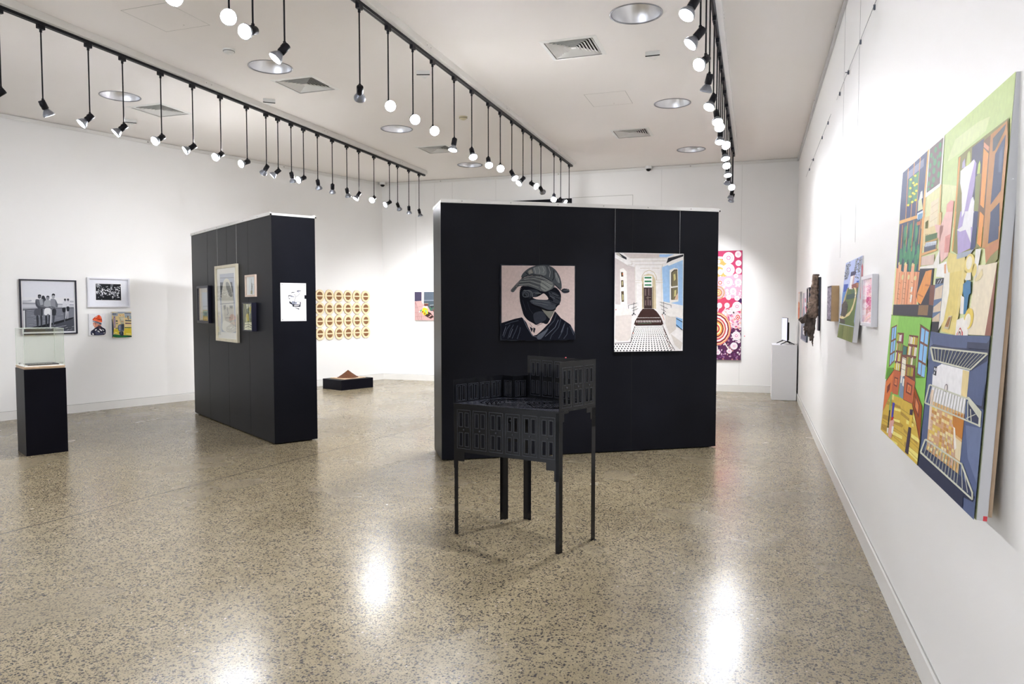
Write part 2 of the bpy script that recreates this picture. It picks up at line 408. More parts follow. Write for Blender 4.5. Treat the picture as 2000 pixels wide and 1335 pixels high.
# ------------------------------------------------------------------ small ceiling devices
def detector(x, y, lb, mt=M_WHITEPL):
    t = thing('smoke_detector', lb, 'smoke detector', (x, y, H))
    m = MB(); m.lathe([(.001, -.004), (.055, -.004), (.058, 0)], 24); m.lathe([(.058, 0), (.056, -.012), (.045, -.03), (.02, -.042), (.001, -.043)], 24); m.build('housing', mt, t)
    m = MB(); m.lathe([(.052, -.020), (.0545, -.020), (.0535, -.014), (.051, -.014), (.052, -.020)], 24); m.build('grille', M_DARKVOID, t)
detector(-4.888, 5.89, 'small round white smoke detector on the ceiling near the top left lamps')
detector(-3.68, 8.92, 'small beige smoke detector on the ceiling behind the middle track', M_BEIGE)
def sensor(x, y, lb, rz):
    t = thing('wedge_sensor', lb, 'sensor', (x, y, H+.001), rz+PI)
    poly = [(-.07, .05), (.07, .05), (.012, -.09), (-.012, -.09)]
    m = MB(); m.prism(poly, -.042, 0); m.build('cover', M_WHITEPL, t)
    m = MB(); m.box(-.07, .07, .044, .056, -.049, -.0421); m.build('gap_shadow', M_DARKVOID, t)  # dark strip standing in for the shadow in the gap at the edge
    m = MB(); m.lathe([(.010, -.046), (.010, -.042)], 12, Matrix.Translation((0, -.065, 0)), cap0=True); m.build('lens', M_TRIM, t)
sensor(-.986, 7.29, 'white triangular sensor on the ceiling between two round downlights on the right', 0)
sensor(-5.61, 7.45, 'white angled sensor on the ceiling above the left track', .7)
sensor(-7.97, 7.66, 'dark angled sensor on the ceiling near the left wall vent', .7)
sensor(-3.38, 7.10, 'small white angled sensor beside the middle track beam', .3)
for x, y, s in ((-7.147, 13.06, 'at the rear left corner of the room'), (-1.833, 13.08, 'on the back wall rail, right of the middle')):
    t = thing('dome_camera', 'small black dome security camera '+s, 'camera', (x, y, H-.0), 0, 'dome cameras')
    m = MB(); m.lathe([(.06, 0), (.062, -.045), (.05, -.05)], 24, cap1=True); m.build('mount', M_WHITEPL, t)
    m = MB(); m.lathe([(.046, -.048)]+[(.046*math.cos(a), -.05-.042*math.sin(a)) for a in (.3, .6, .9, 1.2, 1.5)], 24, cap1=True); m.build('dome', M_CHAIR, t)

# ------------------------------------------------------------------ lighting tracks and their pendants
L_ROD = [(4.312, (-0.5, -0.58, -0.64), 1), (4.676, (0.11, 0.45, -0.88), 0), (5.139, (-0.35, -0.62, -0.7), 1), (5.516, (-0.47, -0.56, -0.68), 1), (5.988, (-0.09, -0.85, -0.52), 1), (6.43, (-0.49, -0.7, -0.52), 1), (6.862, (-0.07, -0.89, -0.46), 1), (7.312, (-0.16, -0.91, -0.38), 1), (7.675, (-0.73, 0.23, -0.64), 0), (7.911, (-0.68, -0.35, -0.65), 1), (8.19, (-0.1, 0.48, -0.87), 0), (8.463, (-0.24, -0.89, -0.38), 1), (8.795, (-0.18, 0.55, -0.82), 0), (9.166, (-0.29, 0.41, -0.86), 0), (9.559, (-0.03, 0.41, -0.91), 0), (9.906, (-0.36, -0.44, -0.82), 1), (10.372, (0.09, -0.88, -0.47), 1), (10.892, (-0.38, -0.8, -0.46), 1), (11.18, (0.04, 0.62, -0.78), 0), (11.603, (-0.13, 0.37, -0.92), 0), (12.014, (0.13, 0.27, -0.95), 0)]
M_ROD = [(3.25, (0.27, -0.61, -0.74), 1), (3.659, (0.57, -0.75, -0.32), 1), (3.877, (0.11, -0.91, -0.39), 1), (4.201, (-0.42, -0.46, -0.78), 1), (5.179, (-0.47, 0.75, -0.47), 0), (5.655, (0.58, -0.75, -0.32), 1), (6.128, (0.57, -0.75, -0.32), 1), (6.562, (0.53, -0.77, -0.36), 1), (7.097, (-0.07, -0.26, -0.96), 1), (7.594, (0.35, -0.48, -0.8), 1), (8.123, (0.3, -0.59, -0.75), 1), (8.549, (0.32, -0.84, -0.43), 1), (8.999, (0.53, -0.33, -0.78), 1), (9.477, (-0.41, -0.64, -0.66), 1), (9.878, (0.78, -0.41, -0.47), 1), (10.344, (0.04, 0.92, -0.39), 0), (11.083, (0.14, -0.73, -0.67), 1), (11.495, (0.83, -0.21, -0.52), 1), (12.057, (0.29, -0.86, -0.43), 1)]
R_ROD = [(4.327, (-0.39, -0.41, -0.82), 1), (4.809, (-0.59, -0.28, -0.76), 1), (5.338, (-0.39, -0.74, -0.55), 1), (5.772, (-0.27, 0.33, -0.91), 0), (6.338, (-0.31, -0.47, -0.82), 1), (6.864, (0.12, -0.52, -0.85), 1), (7.249, (0.13, -0.86, -0.49), 1), (7.635, (-0.02, -0.34, -0.94), 1), (8.039, (0.44, -0.72, -0.54), 1), (8.515, (0.19, -0.36, -0.91), 1), (9.084, (0.12, -0.69, -0.71), 1), (9.589, (0.08, -0.39, -0.92), 1), (10.234, (-0.27, 0.42, -0.87), 0), (10.88, (0.18, -0.85, -0.5), 1), (11.56, (-0.22, 0.44, -0.87), 0), (11.932, (-0.28, 0.42, -0.86), 0)]
TRK = 3.90; RB = 3.248
def beam(x, y0, plates, lb):
    t = thing('lighting_beam', lb, 'light track', (x, y0, H), 0, 'white lighting beams')
    ln = 12.23-y0
    m = MB(); m.bbox(-.065, .065, 0, ln, -.064, 0, .002); m.build('beam_box', M_TRIM, t)
    m = MB(); m.box(-.018, .018, .02, ln+.02, -.09, -.064); m.box(-.006, .006, .02, ln+.02, -.0905, -.0895, mi=1); m.build('track', [M_BLKMETAL, M_DARKVOID], t)
    for p in plates:
        m = MB(); m.bbox(.065, .069, p-y0-.06, p-y0+.06, -.05, .0, .001)
        for d in (-.04, .04): m.box(.069, .0705, p-y0+d-.005, p-y0+d+.005, -.04, -.03, mi=1)
        m.build('cover_plate', [M_TRIM, M_SEAM], t)
beam(-5.83, 1.2, (6.61, 8.91, 11.2), 'white ceiling beam with black light track, the leftmost of three')
beam(-3.03, 1.2, (6.34, 8.65, 11.17), 'white ceiling beam with black light track, the middle of three')
beam(-.355, 1.2, (5.4, 6.49, 7.55, 8.75, 11.07), 'white ceiling beam with black light track, the rightmost of three')

mr = MB(); mr.lathe([(.006, 0), (.006, TRK-RB)], 10, cap0=True, cap1=True); rodme = mr.mesh('rod', M_BLKMETAL)
mc = MB(); mc.bbox(-.016, .016, -.032, .032, -.035, 0, .002); mc.lathe([(.011, -.06), (.011, -.035)], 12, cap0=True); conme = mc.mesh('connector', M_BLKMETAL)
mk = MB(); mk.lathe([(.008, -.008), (.0105, -.004), (.0105, .03), (.007, .034)], 12, cap0=True, cap1=True); knme = mk.mesh('knuckle', M_BLKMETAL)
# head pieces are modelled pointing down -Z from the joint
mh = MB(); mh.lathe([(.001, .036), (.024, .036), (.027, .032), (.027, -.036), (.023, -.040), (.001, -.040)], 24); mh.box(-.006, .006, -.033, -.022, -.01, .014); hme = mh.mesh('lamp_holder', M_BLKMETAL)
mb = MB(); mb.lathe([(.018, -.038), (.022, -.046), (.030, -.058), (.040, -.072), (.0455, -.084), (.047, -.090), (.047, -.096), (.044, -.098)], 32)
for k in range(28):
    a = 2*PI*k/28
    mb.add([Matrix.Rotation(a, 4, 'Z') @ Vector(p) for p in ((.020, -.0012, -.042), (.033, -.0012, -.056), (.049, -.0012, -.085), (.049, .0012, -.085), (.033, .0012, -.056), (.020, .0012, -.042), (.045, 0, -.088))],
           [(0, 1, 4, 5), (1, 2, 3, 4), (2, 6, 3)])
bme = mb.mesh('bulb', M_FIN)
ml = MB(); ml.lathe([(.044, -.097), (.030, -.099), (.001, -.100)], 28); lensme = ml.mesh('lens', M_LENS)
ml = MB(); ml.lathe([(.044, -.097), (.030, -.099), (.001, -.100)], 28); lensdim = ml.mesh('lens', M_LENSDIM)
def child(name, me, par, loc=(0, 0, 0), rot=None):
    o = bpy.data.objects.new(name, me); COL.objects.link(o); o.parent = par; o.location = loc
    if rot is not None: o.rotation_mode = 'QUATERNION'; o.rotation_quaternion = rot
    return o
ORD = ['first', 'second', 'third', 'fourth', 'fifth', 'sixth', 'seventh', 'eighth', 'ninth', 'tenth', 'eleventh', 'twelfth', 'thirteenth', 'fourteenth', 'fifteenth', 'sixteenth', 'seventeenth', 'eighteenth', 'nineteenth', 'twentieth', 'twenty-first']
LIGHTS = []
def pendants(x, rods, which):
    for i, (y, v, face) in enumerate(rods):
        st = 'spotlight showing its glowing face' if face else 'spotlight turned away from the viewer'
        t = thing('pendant_spotlight', '%s, %s along the %s track counting from the near end' % (st, ORD[i], which), 'spotlight', (x, y, RB), 0, 'pendant spotlights on the %s track' % which)
        child('rod', rodme, t); child('connector', conme, t, (0, 0, TRK-RB)); child('knuckle', knme, t)
        d = Vector(v).normalized(); q = Vector((0, 0, -1)).rotation_difference(d)
        j = Vector((0, 0, -.012))+d*.006
        child('lamp_holder', hme, t, j, q); b = child('bulb', bme, t, j, q)
        child('lens', lensme if face else lensdim, b)
        li = bpy.data.lights.new('lamp_beam', 'SPOT'); lo = bpy.data.objects.new('lamp_beam', li); COL.objects.link(lo)
        lo.parent = t; lo.location = j+d*.104; lo.rotation_mode = 'QUATERNION'; lo.rotation_quaternion = q
        li.spot_size = math.radians(125); li.spot_blend = 1; li.shadow_soft_size = .05; li.color = (.96, .97, 1.0)
        LIGHTS.append((which, i, y, li, lo, d))
pendants(-5.83, L_ROD, 'left'); pendants(-3.03, M_ROD, 'middle'); pendants(-.355, R_ROD, 'right')

# ------------------------------------------------------------------ artwork drawing kit
def homography(src, dst):
    A = []; B = []
    for (x, y), (u, v) in zip(src, dst):
        A.append([x, y, 1, 0, 0, 0, -u*x, -u*y]); B.append(u); A.append([0, 0, 0, x, y, 1, -v*x, -v*y]); B.append(v)
    n = 8
    for i in range(n):
        p = max(range(i, n), key=lambda r: abs(A[r][i])); A[i], A[p] = A[p], A[i]; B[i], B[p] = B[p], B[i]
        for r in range(n):
            if r != i:
                k = A[r][i]/A[i][i]
                if k: A[r] = [a-k*b for a, b in zip(A[r], A[i])]; B[r] -= k*B[i]
    h = [B[i]/A[i][i] for i in range(n)]
    return lambda x, y: ((h[0]*x+h[1]*y+h[2])/(h[6]*x+h[7]*y+1), (h[3]*x+h[4]*y+h[5])/(h[6]*x+h[7]*y+1))
class Art:
    """flat picture in its own plane: x right, z up, drawn layer over layer towards -y"""
    def __init__(s, corners, x0, x1, z0, z1, y, eps=.00006, clip=None):
        s.h = homography(corners, [(x0, z1), (x1, z1), (x1, z0), (x0, z0)]); s.y = y; s.e = eps; s.k = 0; s.m = MB()
        s.clip = clip or (x0, x1, z0, z1); s.soft = False
    def emit(s, col, pl):
        pts = [s.h(*p) for p in pl]
        a, b, c, d = s.clip
        for ax, lim, sg in ((0, a, 1), (0, b, -1), (1, c, 1), (1, d, -1)):
            out = []
            for i in range(len(pts)):
                p, q = pts[i], pts[(i+1) % len(pts)]; ip, iq = sg*(p[ax]-lim) >= 0, sg*(q[ax]-lim) >= 0
                if ip: out.append(p)
                if ip != iq: t = (lim-p[ax])/(q[ax]-p[ax]); out.append((p[0]+t*(q[0]-p[0]), p[1]+t*(q[1]-p[1])))
            pts = out
            if len(pts) < 3: return
        ar = sum(pts[i][0]*pts[(i+1) % len(pts)][1]-pts[(i+1) % len(pts)][0]*pts[i][1] for i in range(len(pts)))
        if ar < 0: pts.reverse()
        s.m.add([(u, s.y-s.k*s.e, v) for u, v in pts], [tuple(range(len(pts)))], hexc(col) if isinstance(col, str) else col)
    def P(s, col, *polys):
        s.k += 1
        for p in polys:
            if s.soft and len(p) > 4:      # brushed, rounded outline
                for _ in range(2):
                    q = []
                    for i in range(len(p)):
                        a, b = p[i], p[(i+1) % len(p)]
                        q += [(a[0]*.78+b[0]*.22, a[1]*.78+b[1]*.22), (a[0]*.22+b[0]*.78, a[1]*.22+b[1]*.78)]
                    p = q
            s.emit(col, p)
        return s
    def Ls(s, col, w, *lines):
        s.k += 1
        for ln in lines:
            for (x0, y0), (x1, y1) in zip(ln, ln[1:]):
                l = math.hypot(x1-x0, y1-y0) or 1; nx, ny = -(y1-y0)/l*w/2, (x1-x0)/l*w/2
                s.emit(col, [(x0+nx, y0+ny), (x1+nx, y1+ny), (x1-nx, y1-ny), (x0-nx, y0-ny)])
        return s
    def E(s, col, *ells):
        s.k += 1
        for e in ells:
            x, y, rx, ry = e[:4]; rot = e[4] if len(e) > 4 else 0; n = 16; c, q = math.cos(rot), math.sin(rot)
            s.emit(col, [(x+rx*math.cos(2*PI*k/n)*c-ry*math.sin(2*PI*k/n)*q, y+rx*math.cos(2*PI*k/n)*q+ry*math.sin(2*PI*k/n)*c) for k in range(n)])
        return s
    def build(s, par, name='picture', mt=None): return s.m.build(name, mt or M_PAINT, par)

def wallframe(u, off, z, kind):
    """world position + rotation of a picture whose left bottom corner sits at distance u along a wall"""
    if kind == 'left':    # u measured from rear corner towards viewer; left edge of the picture is nearer
        p = Vector((CLX, CLY, 0))+LD*u+LN*off; return (p.x, p.y, z), math.atan2(-LD.y, -LD.x)
    if kind == 'right':   # u = world y of its far (left) edge
        return (XR-off, u, z), -PI/2
    if kind == 'back': return (u, YB-off, z), 0
BPA, BPB = Vector((-2.85, 6.337, 0)), Vector((-.379, 7.896, 0)); BPU = (BPB-BPA).normalized(); BPANG = math.atan2(BPU.y, BPU.x)
SPA, SPB = Vector((-7.42, 8.105, 0)), Vector((-4.898, 6.51, 0)); SPU = (SPB-SPA).normalized(); SPANG = math.atan2(SPU.y, SPU.x)
def on(A, U, u, z):
    p = A+U*u; return (p.x, p.y, z)

def frame_bars(w, h, b, d0, d1, mt, par, name='frame', lip=0):
    m = MB()
    m.bbox(0, b, d0, d1, 0, h, .0012); m.bbox(w-b, w, d0, d1, 0, h, .0012); m.bbox(b, w-b, d0, d1, 0, b, .0012); m.bbox(b, w-b, d0, d1, h-b, h, .0012)
    return m.build(name, mt, par)
def panel(w, h, d0, d1, mt, par, name='canvas'):
    m = MB(); m.bbox(0, w, d0, d1, 0, h, .002); return m.build(name, mt, par)
def glass(w, h, b, y, par, mt=None):
    m = MB(); m.add([(b, y, b), (w-b, y, b), (w-b, y, h-b), (b, y, h-b)], [(0, 1, 2, 3)]); return m.build('glass', mt or M_GLASS, par)
# ------------------------------------------------------------------ free-standing black panels
def display_wall(nm, loc, ang, w, d, h, seams, lb):
    t = thing(nm, lb, 'display wall', loc, ang, 'black free-standing display walls')
    m = MB(); m.bbox(0, w, 0, d, .012, h-.035, .002); m.build('panel_body', M_BLACKP, t)
    m = MB()
    for s in seams: m.box(s-.0015, s+.0015, -.0008, 0, .012, h-.04)
    m.build('board_joint', M_DARKVOID, t)
    m = MB(); m.box(.06, w-.06, .04, d-.04, 0, .012); m.build('plinth_base', M_DARKVOID, t)
    m = MB(); m.bbox(0, w, -.012, 0, h-.035, h, .001); m.bbox(0, w, d, d+.012, h-.035, h, .001); m.box(0, w, 0, d, h-.035, h-.012)
    m.box(-.002, 0, -.008, d+.008, h-.035, h-.026)
    k = .2
    while k < w: m.box(k, k+.01, -.0135, -.012, h-.022, h-.012, mi=1); k += .48
    m.build('hanging_rail', [M_TRIM, M_SEAM], t)
    m = MB()
    for y in (-.008, d+.006): m.bbox(w, w+.012, y-.008, y+.008, h-.036, h-.02, .002)
    m.build('end_stop', M_CHAIR, t)
    return t
display_wall('display_wall', (BPA.x, BPA.y, 0), BPANG, 2.93, .54, 2.52, (.98, 1.964), 'large black free-standing wall with the rug portrait and the white corridor painting')
display_wall('display_wall', (SPA.x, SPA.y, 0), SPANG, 2.985, .49, 2.505, (.72, 1.5, 2.25), 'black free-standing wall on the left carrying four frames and a pinned paper')

def wires(par, xs, z0, z1, y=-.004):
    for x in xs:
        m = MB(); m.tube([(x, y, z0), (x, y, z1)], .0016, 6); m.build('hanging_wire', M_RAILAL, par)

# ---- rug portrait on the large black wall
t = thing('portrait_rug', 'square tufted rug portrait of a masked figure wearing a dark cap', 'rug', on(BPA, BPU, .576, 1.160), BPANG)
w, h = .77, .748
m = MB()
def rugedge(s):   # slightly wavy outline
    p = []
    n = 40
    for i in range(n): p.append((w*i/n, .004*math.sin(i*.7)+.002*math.sin(i*2.1)))
    for i in range(n): p.append((w+.003*math.sin(i*.9), h*i/n))
    for i in range(n): p.append((w*(1-i/n), h+.004*math.sin(i*.5)))
    for i in range(n): p.append((.004*math.sin(i*.6), h*(1-i/n)))
    cx, cz = w/2, h/2
    return [(cx+(x-cx)*s, cz+(z-cz)*s) for x, z in p]
lay = [(rugedge(.985), -.003), (rugedge(1.0), -.010), (rugedge(1.0), -.022), (rugedge(.985), -.030)]
nn = len(lay[0][0]); vs = [(x, y, z) for poly, y in lay for x, z in poly]; fs = []
for i in range(3):
    for k in range(nn): fs.append((i*nn+k, i*nn+(k+1) % nn, (i+1)*nn+(k+1) % nn, (i+1)*nn+k))
fs.append(tuple(range(3*nn, 4*nn))); fs.append(tuple(reversed(range(nn))))
m.add(vs, fs, hexc('#2b2e36')); m.build('rug_backing', M_RUG, t)
A = Art([(225, 215), (1110, 230), (1098, 1110), (210, 1125)], 0, w, 0, h, -.0302, eps=.0001)
A.soft = True
A.P('#d0bdb8', [(240, 232), (1098, 240), (1088, 1098), (225, 1108)])
cream = '#d0bdb8'
A.soft = False
A.P('#141620', [(222, 912), (380, 862), (470, 842), (520, 900), (560, 990), (600, 1060), (640, 1050), (700, 1000), (800, 900), (860, 770), (880, 790), (930, 850), (975, 880), (1040, 925), (1092, 1020), (1092, 1103), (640, 1116), (222, 1108)])
A.Ls('#3e434e', 9, [(250, 1080), (290, 980), (330, 930)], [(300, 1095), (330, 1000), (370, 930)], [(350, 1095), (395, 1000), (420, 940)], [(410, 1100), (440, 1020), (450, 960)], [(270, 930), (350, 900), (430, 880)],
     [(880, 800), (850, 880), (760, 980), (690, 1100)], [(930, 860), (900, 960), (820, 1050), (800, 1100)], [(980, 900), (950, 1000), (900, 1090)], [(1030, 940), (1060, 1000), (1080, 1050)], [(1010, 960), (1000, 1040), (960, 1095)])
A.Ls('#6d7280', 5, [(240, 1060), (280, 950)], [(320, 1080), (360, 980)], [(900, 870), (860, 960), (740, 1070)], [(970, 920), (930, 1020)], [(1050, 950), (1090, 1030)], [(480, 850), (530, 960), (590, 1060), (640, 1075), (720, 1010)])
A.soft = True
A.P('#565b66', [(640, 1060), (720, 1010), (800, 960), (700, 1100), (650, 1105)])
A.P(cream, [(528, 925), (560, 880), (600, 925), (640, 945), (700, 900), (745, 865), (765, 925), (705, 965), (640, 1000), (622, 1052), (590, 1052), (560, 990)])
A.P('#22242c', [(560, 950), (600, 975), (585, 1020), (570, 990)], [(605, 960), (630, 975), (615, 1030), (600, 1010)])
A.Ls('#22242c', 4, [(650, 940), (700, 920), (740, 880)], [(560, 910), (590, 960)])
A.P('#12141c', [(450, 470), (560, 475), (640, 500), (720, 545), (860, 470), (940, 560), (925, 680), (870, 730), (800, 870), (765, 930), (700, 900), (640, 938), (600, 910), (540, 880), (490, 820), (470, 740), (445, 640)])
A.P('#2f323a', [(470, 535), (560, 510), (660, 520), (690, 560), (640, 600), (520, 610), (480, 590)])
A.P(cream, [(592, 606), (650, 603), (690, 585), (730, 555), (770, 590), (792, 636), (700, 636), (630, 628)])
A.Ls('#5a5e63', 5, [(482, 580), (492, 552), (520, 542), (548, 556), (556, 580), (545, 600), (515, 606), (490, 598), (482, 580)], [(500, 520), (545, 528), (575, 548), (580, 590)], [(600, 560), (625, 545), (660, 548), (700, 562)]); A.E('#3c4046', (516, 578, 24, 18)); A.E('#0b0c11', (510, 580, 13, 12)); A.E('#0b0c11', (670, 574, 18, 12)); A.E('#6e7276', (517, 573, 4, 3), (664, 570, 4, 3)); A.Ls('#2c2f37', 6, [(560, 620), (590, 600), (640, 590)], [(480, 640), (500, 700), (520, 760)], [(540, 660), (560, 740), (600, 800)], [(640, 800), (660, 860), (650, 910)]); A.Ls('#3b3f48', 4, [(620, 800), (640, 870)], [(680, 780), (700, 850), (690, 890)], [(720, 790), (745, 850)])
A.Ls('#6b6f70', 7, [(490, 530), (560, 525), (590, 545), (600, 600)], [(630, 560), (700, 560)])
A.P('#3e424a', [(555, 645), (620, 630), (720, 636), (800, 640), (870, 670), (870, 735), (820, 760), (760, 745), (690, 715), (600, 690)])
A.Ls('#5d6164', 6, [(580, 650), (700, 652), (800, 670)], [(600, 670), (700, 680), (780, 700)])
A.P('#75746c', [(690, 720), (760, 765), (830, 765), (870, 735), (805, 870), (770, 830), (720, 770)])
A.P('#31343d', [(600, 790), (720, 760), (770, 860), (700, 900), (640, 930), (610, 880)])
A.Ls('#0a0b10', 14, [(590, 690), (680, 730), (770, 762), (840, 760), (870, 740)])
A.P('#33363d', [(780, 530), (860, 545), (935, 600), (930, 665), (870, 700), (800, 690), (850, 640), (800, 590)])
A.Ls('#12141b', 8, [(800, 540), (870, 590), (930, 600)], [(860, 610), (920, 640)], [(800, 650), (870, 680), (920, 690)])
A.Ls('#5b5f66', 6, [(800, 590), (860, 620)], [(830, 560), (900, 590)])
A.P('#2a2c33', [(938, 515), (975, 500), (1035, 512), (1032, 548), (985, 560), (945, 552)]); A.Ls('#60646a', 6, [(960, 525), (1020, 525)])
A.P('#474b50', [(458, 385), (488, 320), (560, 262), (640, 234), (740, 226), (820, 242), (880, 290), (922, 360), (942, 440), (942, 525), (865, 462), (790, 400), (700, 350), (600, 345)])
A.P('#6c7072', [(600, 260), (700, 235), (760, 240), (770, 330), (740, 355), (700, 340), (620, 335)], [(860, 300), (900, 350), (925, 440), (900, 440), (865, 380)])
A.P('#85837a', [(550, 300), (590, 275), (610, 320), (560, 335)])
A.Ls('#1b1d24', 9, [(520, 310), (560, 350), (600, 345), (700, 350), (790, 400), (865, 460), (940, 530)], [(850, 290), (855, 370), (835, 410)], [(470, 385), (540, 350)])
A.Ls('#9a9c9c', 5, [(620, 260), (640, 310), (630, 330)], [(670, 250), (690, 300), (680, 330)], [(720, 245), (740, 290), (725, 320)], [(790, 250), (810, 310), (800, 370)], [(880, 320), (890, 380)], [(905, 380), (915, 440)], [(570, 290), (590, 320)])
A.P('#55585a', [(340, 520), (370, 490), (430, 425), (472, 385), (600, 348), (700, 352), (790, 402), (868, 458), (845, 500), (790, 530), (745, 546), (690, 528), (620, 498), (540, 472), (440, 470), (405, 510), (375, 550), (345, 542)])
A.P('#7c7f7c', [(700, 400), (790, 420), (850, 460), (800, 520), (740, 540), (690, 500)])
A.Ls('#2a2d33', 5, [(440, 440), (560, 430), (680, 470), (760, 520)], [(470, 410), (600, 400), (720, 440), (800, 500)], [(560, 380), (700, 395), (830, 460)], [(360, 530), (420, 470), (480, 455)])
A.Ls('#9c9e98', 4, [(450, 425), (570, 414), (690, 450), (780, 510)], [(500, 396), (620, 385), (740, 420), (820, 475)], [(640, 365), (740, 385), (840, 440)], [(440, 458), (560, 450), (670, 490)])
# tuft strokes over the pale ground
A.Ls('#bda8a3', 3, *[[(260+((i*37) % 200), 260+((i*53) % 600)), (266+((i*37) % 200), 272+((i*53) % 600))] for i in range(70)])
A.Ls('#e0d0cc', 3, *[[(950+((i*41) % 130), 260+((i*59) % 580)), (955+((i*41) % 130), 272+((i*59) % 580))] for i in range(60)])
A.build(t, 'tufted_picture', M_RUG)

# ---- corridor painting
t = thing('corridor_painting', 'tall canvas painting of a white porch corridor with checkered floor and blue wall', 'painting', on(BPA, BPU, 1.757, 1.037), BPANG)
w, h = .758, 1.002
panel(w, h, -.038, -.002, M_FRBLK, t)
wires(t, (.012, .725), h-.01, 1.455, -.012)
A = Art([(160, 130), (905, 145), (885, 1195), (145, 1200)], 0, w, 0, h, -.0383, eps=.00008)
A.P('#f4f0ee', [(160, 130), (905, 145), (885, 1195), (145, 1200)])
A.P('#d9cecb', [(160, 180), (230, 225), (300, 265), (375, 290), (375, 690), (160, 690)], [(250, 135), (640, 150), (640, 182), (330, 190), (300, 180)])
A.P('#a8cdf2', [(895, 205), (890, 705), (680, 660), (668, 290), (720, 270)], [(640, 150), (800, 150), (720, 182), (640, 180)])
A.P('#f8f5f3', [(160, 150), (290, 205), (340, 250), (300, 270), (160, 185)], [(720, 240), (900, 170), (900, 210), (740, 275)])
A.P('#22252e', [(200, 132), (285, 185), (286, 208), (250, 192), (175, 150)], [(735, 190), (800, 175), (900, 150), (900, 172), (780, 215), (715, 248)])
A.P('#c9c2b6', [(170, 135), (200, 134), (240, 180), (190, 160)])
A.Ls('#b9a994', 3, [(320, 190), (720, 188)], [(330, 225), (710, 222)], [(375, 262), (670, 262)], [(430, 300), (540, 300)], [(560, 298), (640, 300)], [(300, 262), (345, 262), (345, 235)], [(680, 250), (668, 290)])
A.Ls('#e1d9cd', 5, [(375, 270), (375, 430)], [(370, 430), (450, 435)], [(370, 455), (445, 458)], [(600, 430), (680, 428)], [(600, 455), (680, 455)], [(660, 290), (662, 720)], [(385, 460), (380, 740)])
A.Ls('#c9b68e', 5, [(447, 440), (452, 380), (480, 340), (530, 320), (580, 345), (605, 390), (608, 430)])
A.P('#d8c8a6', [(450, 410), (470, 375), (520, 360), (570, 372), (595, 420), (600, 560), (600, 740), (560, 735), (562, 500), (468, 500), (465, 735), (450, 740)])
A.P('#8e7c50', [(455, 470), (463, 470), (463, 720), (455, 730)], [(562, 500), (572, 500), (572, 735), (560, 735)])
A.P('#fbfaf8', [(468, 382), (562, 382), (562, 506), (468, 506)])
A.P('#1c7a4b', [(478, 394), (551, 394), (551, 411), (478, 411)], [(478, 434), (551, 434), (551, 450), (478, 450)], [(478, 474), (551, 474), (551, 489), (478, 489)])
A.P('#3a2926', [(468, 508), (558, 508), (558, 736), (468, 736)])
A.P('#564246', [(480, 520), (500, 520), (500, 600), (480, 600)], [(515, 515), (545, 515), (545, 600), (515, 600)], [(480, 640), (500, 640), (500, 705), (480, 705)], [(515, 640), (548, 640), (548, 705), (515, 705)])
A.Ls('#b6a79a', 3, [(484, 525), (484, 595)], [(519, 520), (519, 590)], [(490, 620), (545, 615)], [(484, 650), (484, 700)], [(540, 650), (540, 700)], [(512, 600), (512, 700)])
A.P('#3c231e', [(455, 738), (572, 738), (608, 770), (650, 828), (672, 880), (678, 905), (660, 915), (380, 915), (360, 905), (372, 870), (398, 825), (430, 770)])
A.P('#4b5f48', [(400, 893), (550, 890), (550, 897), (400, 900)])
A.Ls('#f0ece8', 5, *[[(388+i*13, 832), (396+i*13, 838)] for i in range(20)])
A.Ls('#f4f0ec', 7, *[[(388+i*17, 884+(i % 2)), (392+i*17, 862)] for i in range(16)])
A.P('#f7f4f2', [(372, 920), (675, 918), (720, 1010), (795, 1195), (146, 1198), (148, 1108), (335, 1108)])
dots = []
for r in range(15):
    f = r/14; y = 930+f**1.25*258; xl = 385-f*60 if y < 1105 else 160; xr = 668+f*105; st = 15+f*19
    x = 520-st*math.ceil((520-xl)/st)
    while x < xr:
        dots.append((x+(r % 2)*0, y, 3.4+f*5.0, 2.9+f*4.3, .3)); x += st
A.E('#17171d', *dots)
A.Ls('#2b2426', 6, [(375, 918), (660, 916)], [(668, 918), (700, 990), (740, 1090), (800, 1190)], [(370, 925), (340, 1010), (325, 1100), (150, 1108)])
A.Ls('#6b3327', 5, [(680, 960), (705, 1010), (690, 1035), (725, 1060), (712, 1085), (750, 1110), (735, 1140), (775, 1165), (760, 1185)])
A.Ls('#222', 4, [(345, 990), (330, 1040), (300, 1080), (180, 1085), (160, 1065)]) if False else None
A.P('#e4dad4', [(160, 800), (300, 805), (338, 800), (322, 1050), (290, 1082), (180, 1080), (155, 1060)])
A.P('#f6f1ec', [(160, 790), (300, 732), (338, 770), (335, 800), (160, 812)], [(700, 740), (860, 735), (885, 770), (880, 830), (760, 825), (700, 800)])
A.P('#ddd5cd', [(750, 825), (815, 830), (815, 960), (750, 1010)], [(700, 800), (750, 825), (748, 1030), (700, 900)], [(755, 1010), (885, 1110), (860, 1185), (800, 1130)])
A.P('#8fbdea', [(815, 830), (884, 850), (884, 965), (815, 930)])
A.Ls('#15161c', 7, [(818, 845), (885, 885)], [(815, 912), (884, 972)])
A.P('#faf6f2', [(212, 310), (250, 298), (285, 335), (290, 690), (215, 690)], [(750, 320), (800, 298), (840, 305), (842, 660), (748, 680)])
A.P('#5b4b36', [(223, 342), (246, 342), (248, 390), (225, 390)], [(223, 430), (248, 428), (252, 500), (225, 505)], [(224, 548), (252, 546), (254, 660), (228, 662)])
A.P('#c76b35', [(236, 355), (246, 352), (246, 372), (237, 372)]); A.P('#dcd9a2', [(232, 440), (242, 440), (240, 490), (233, 480)], [(236, 580), (246, 585), (246, 640), (238, 650)])
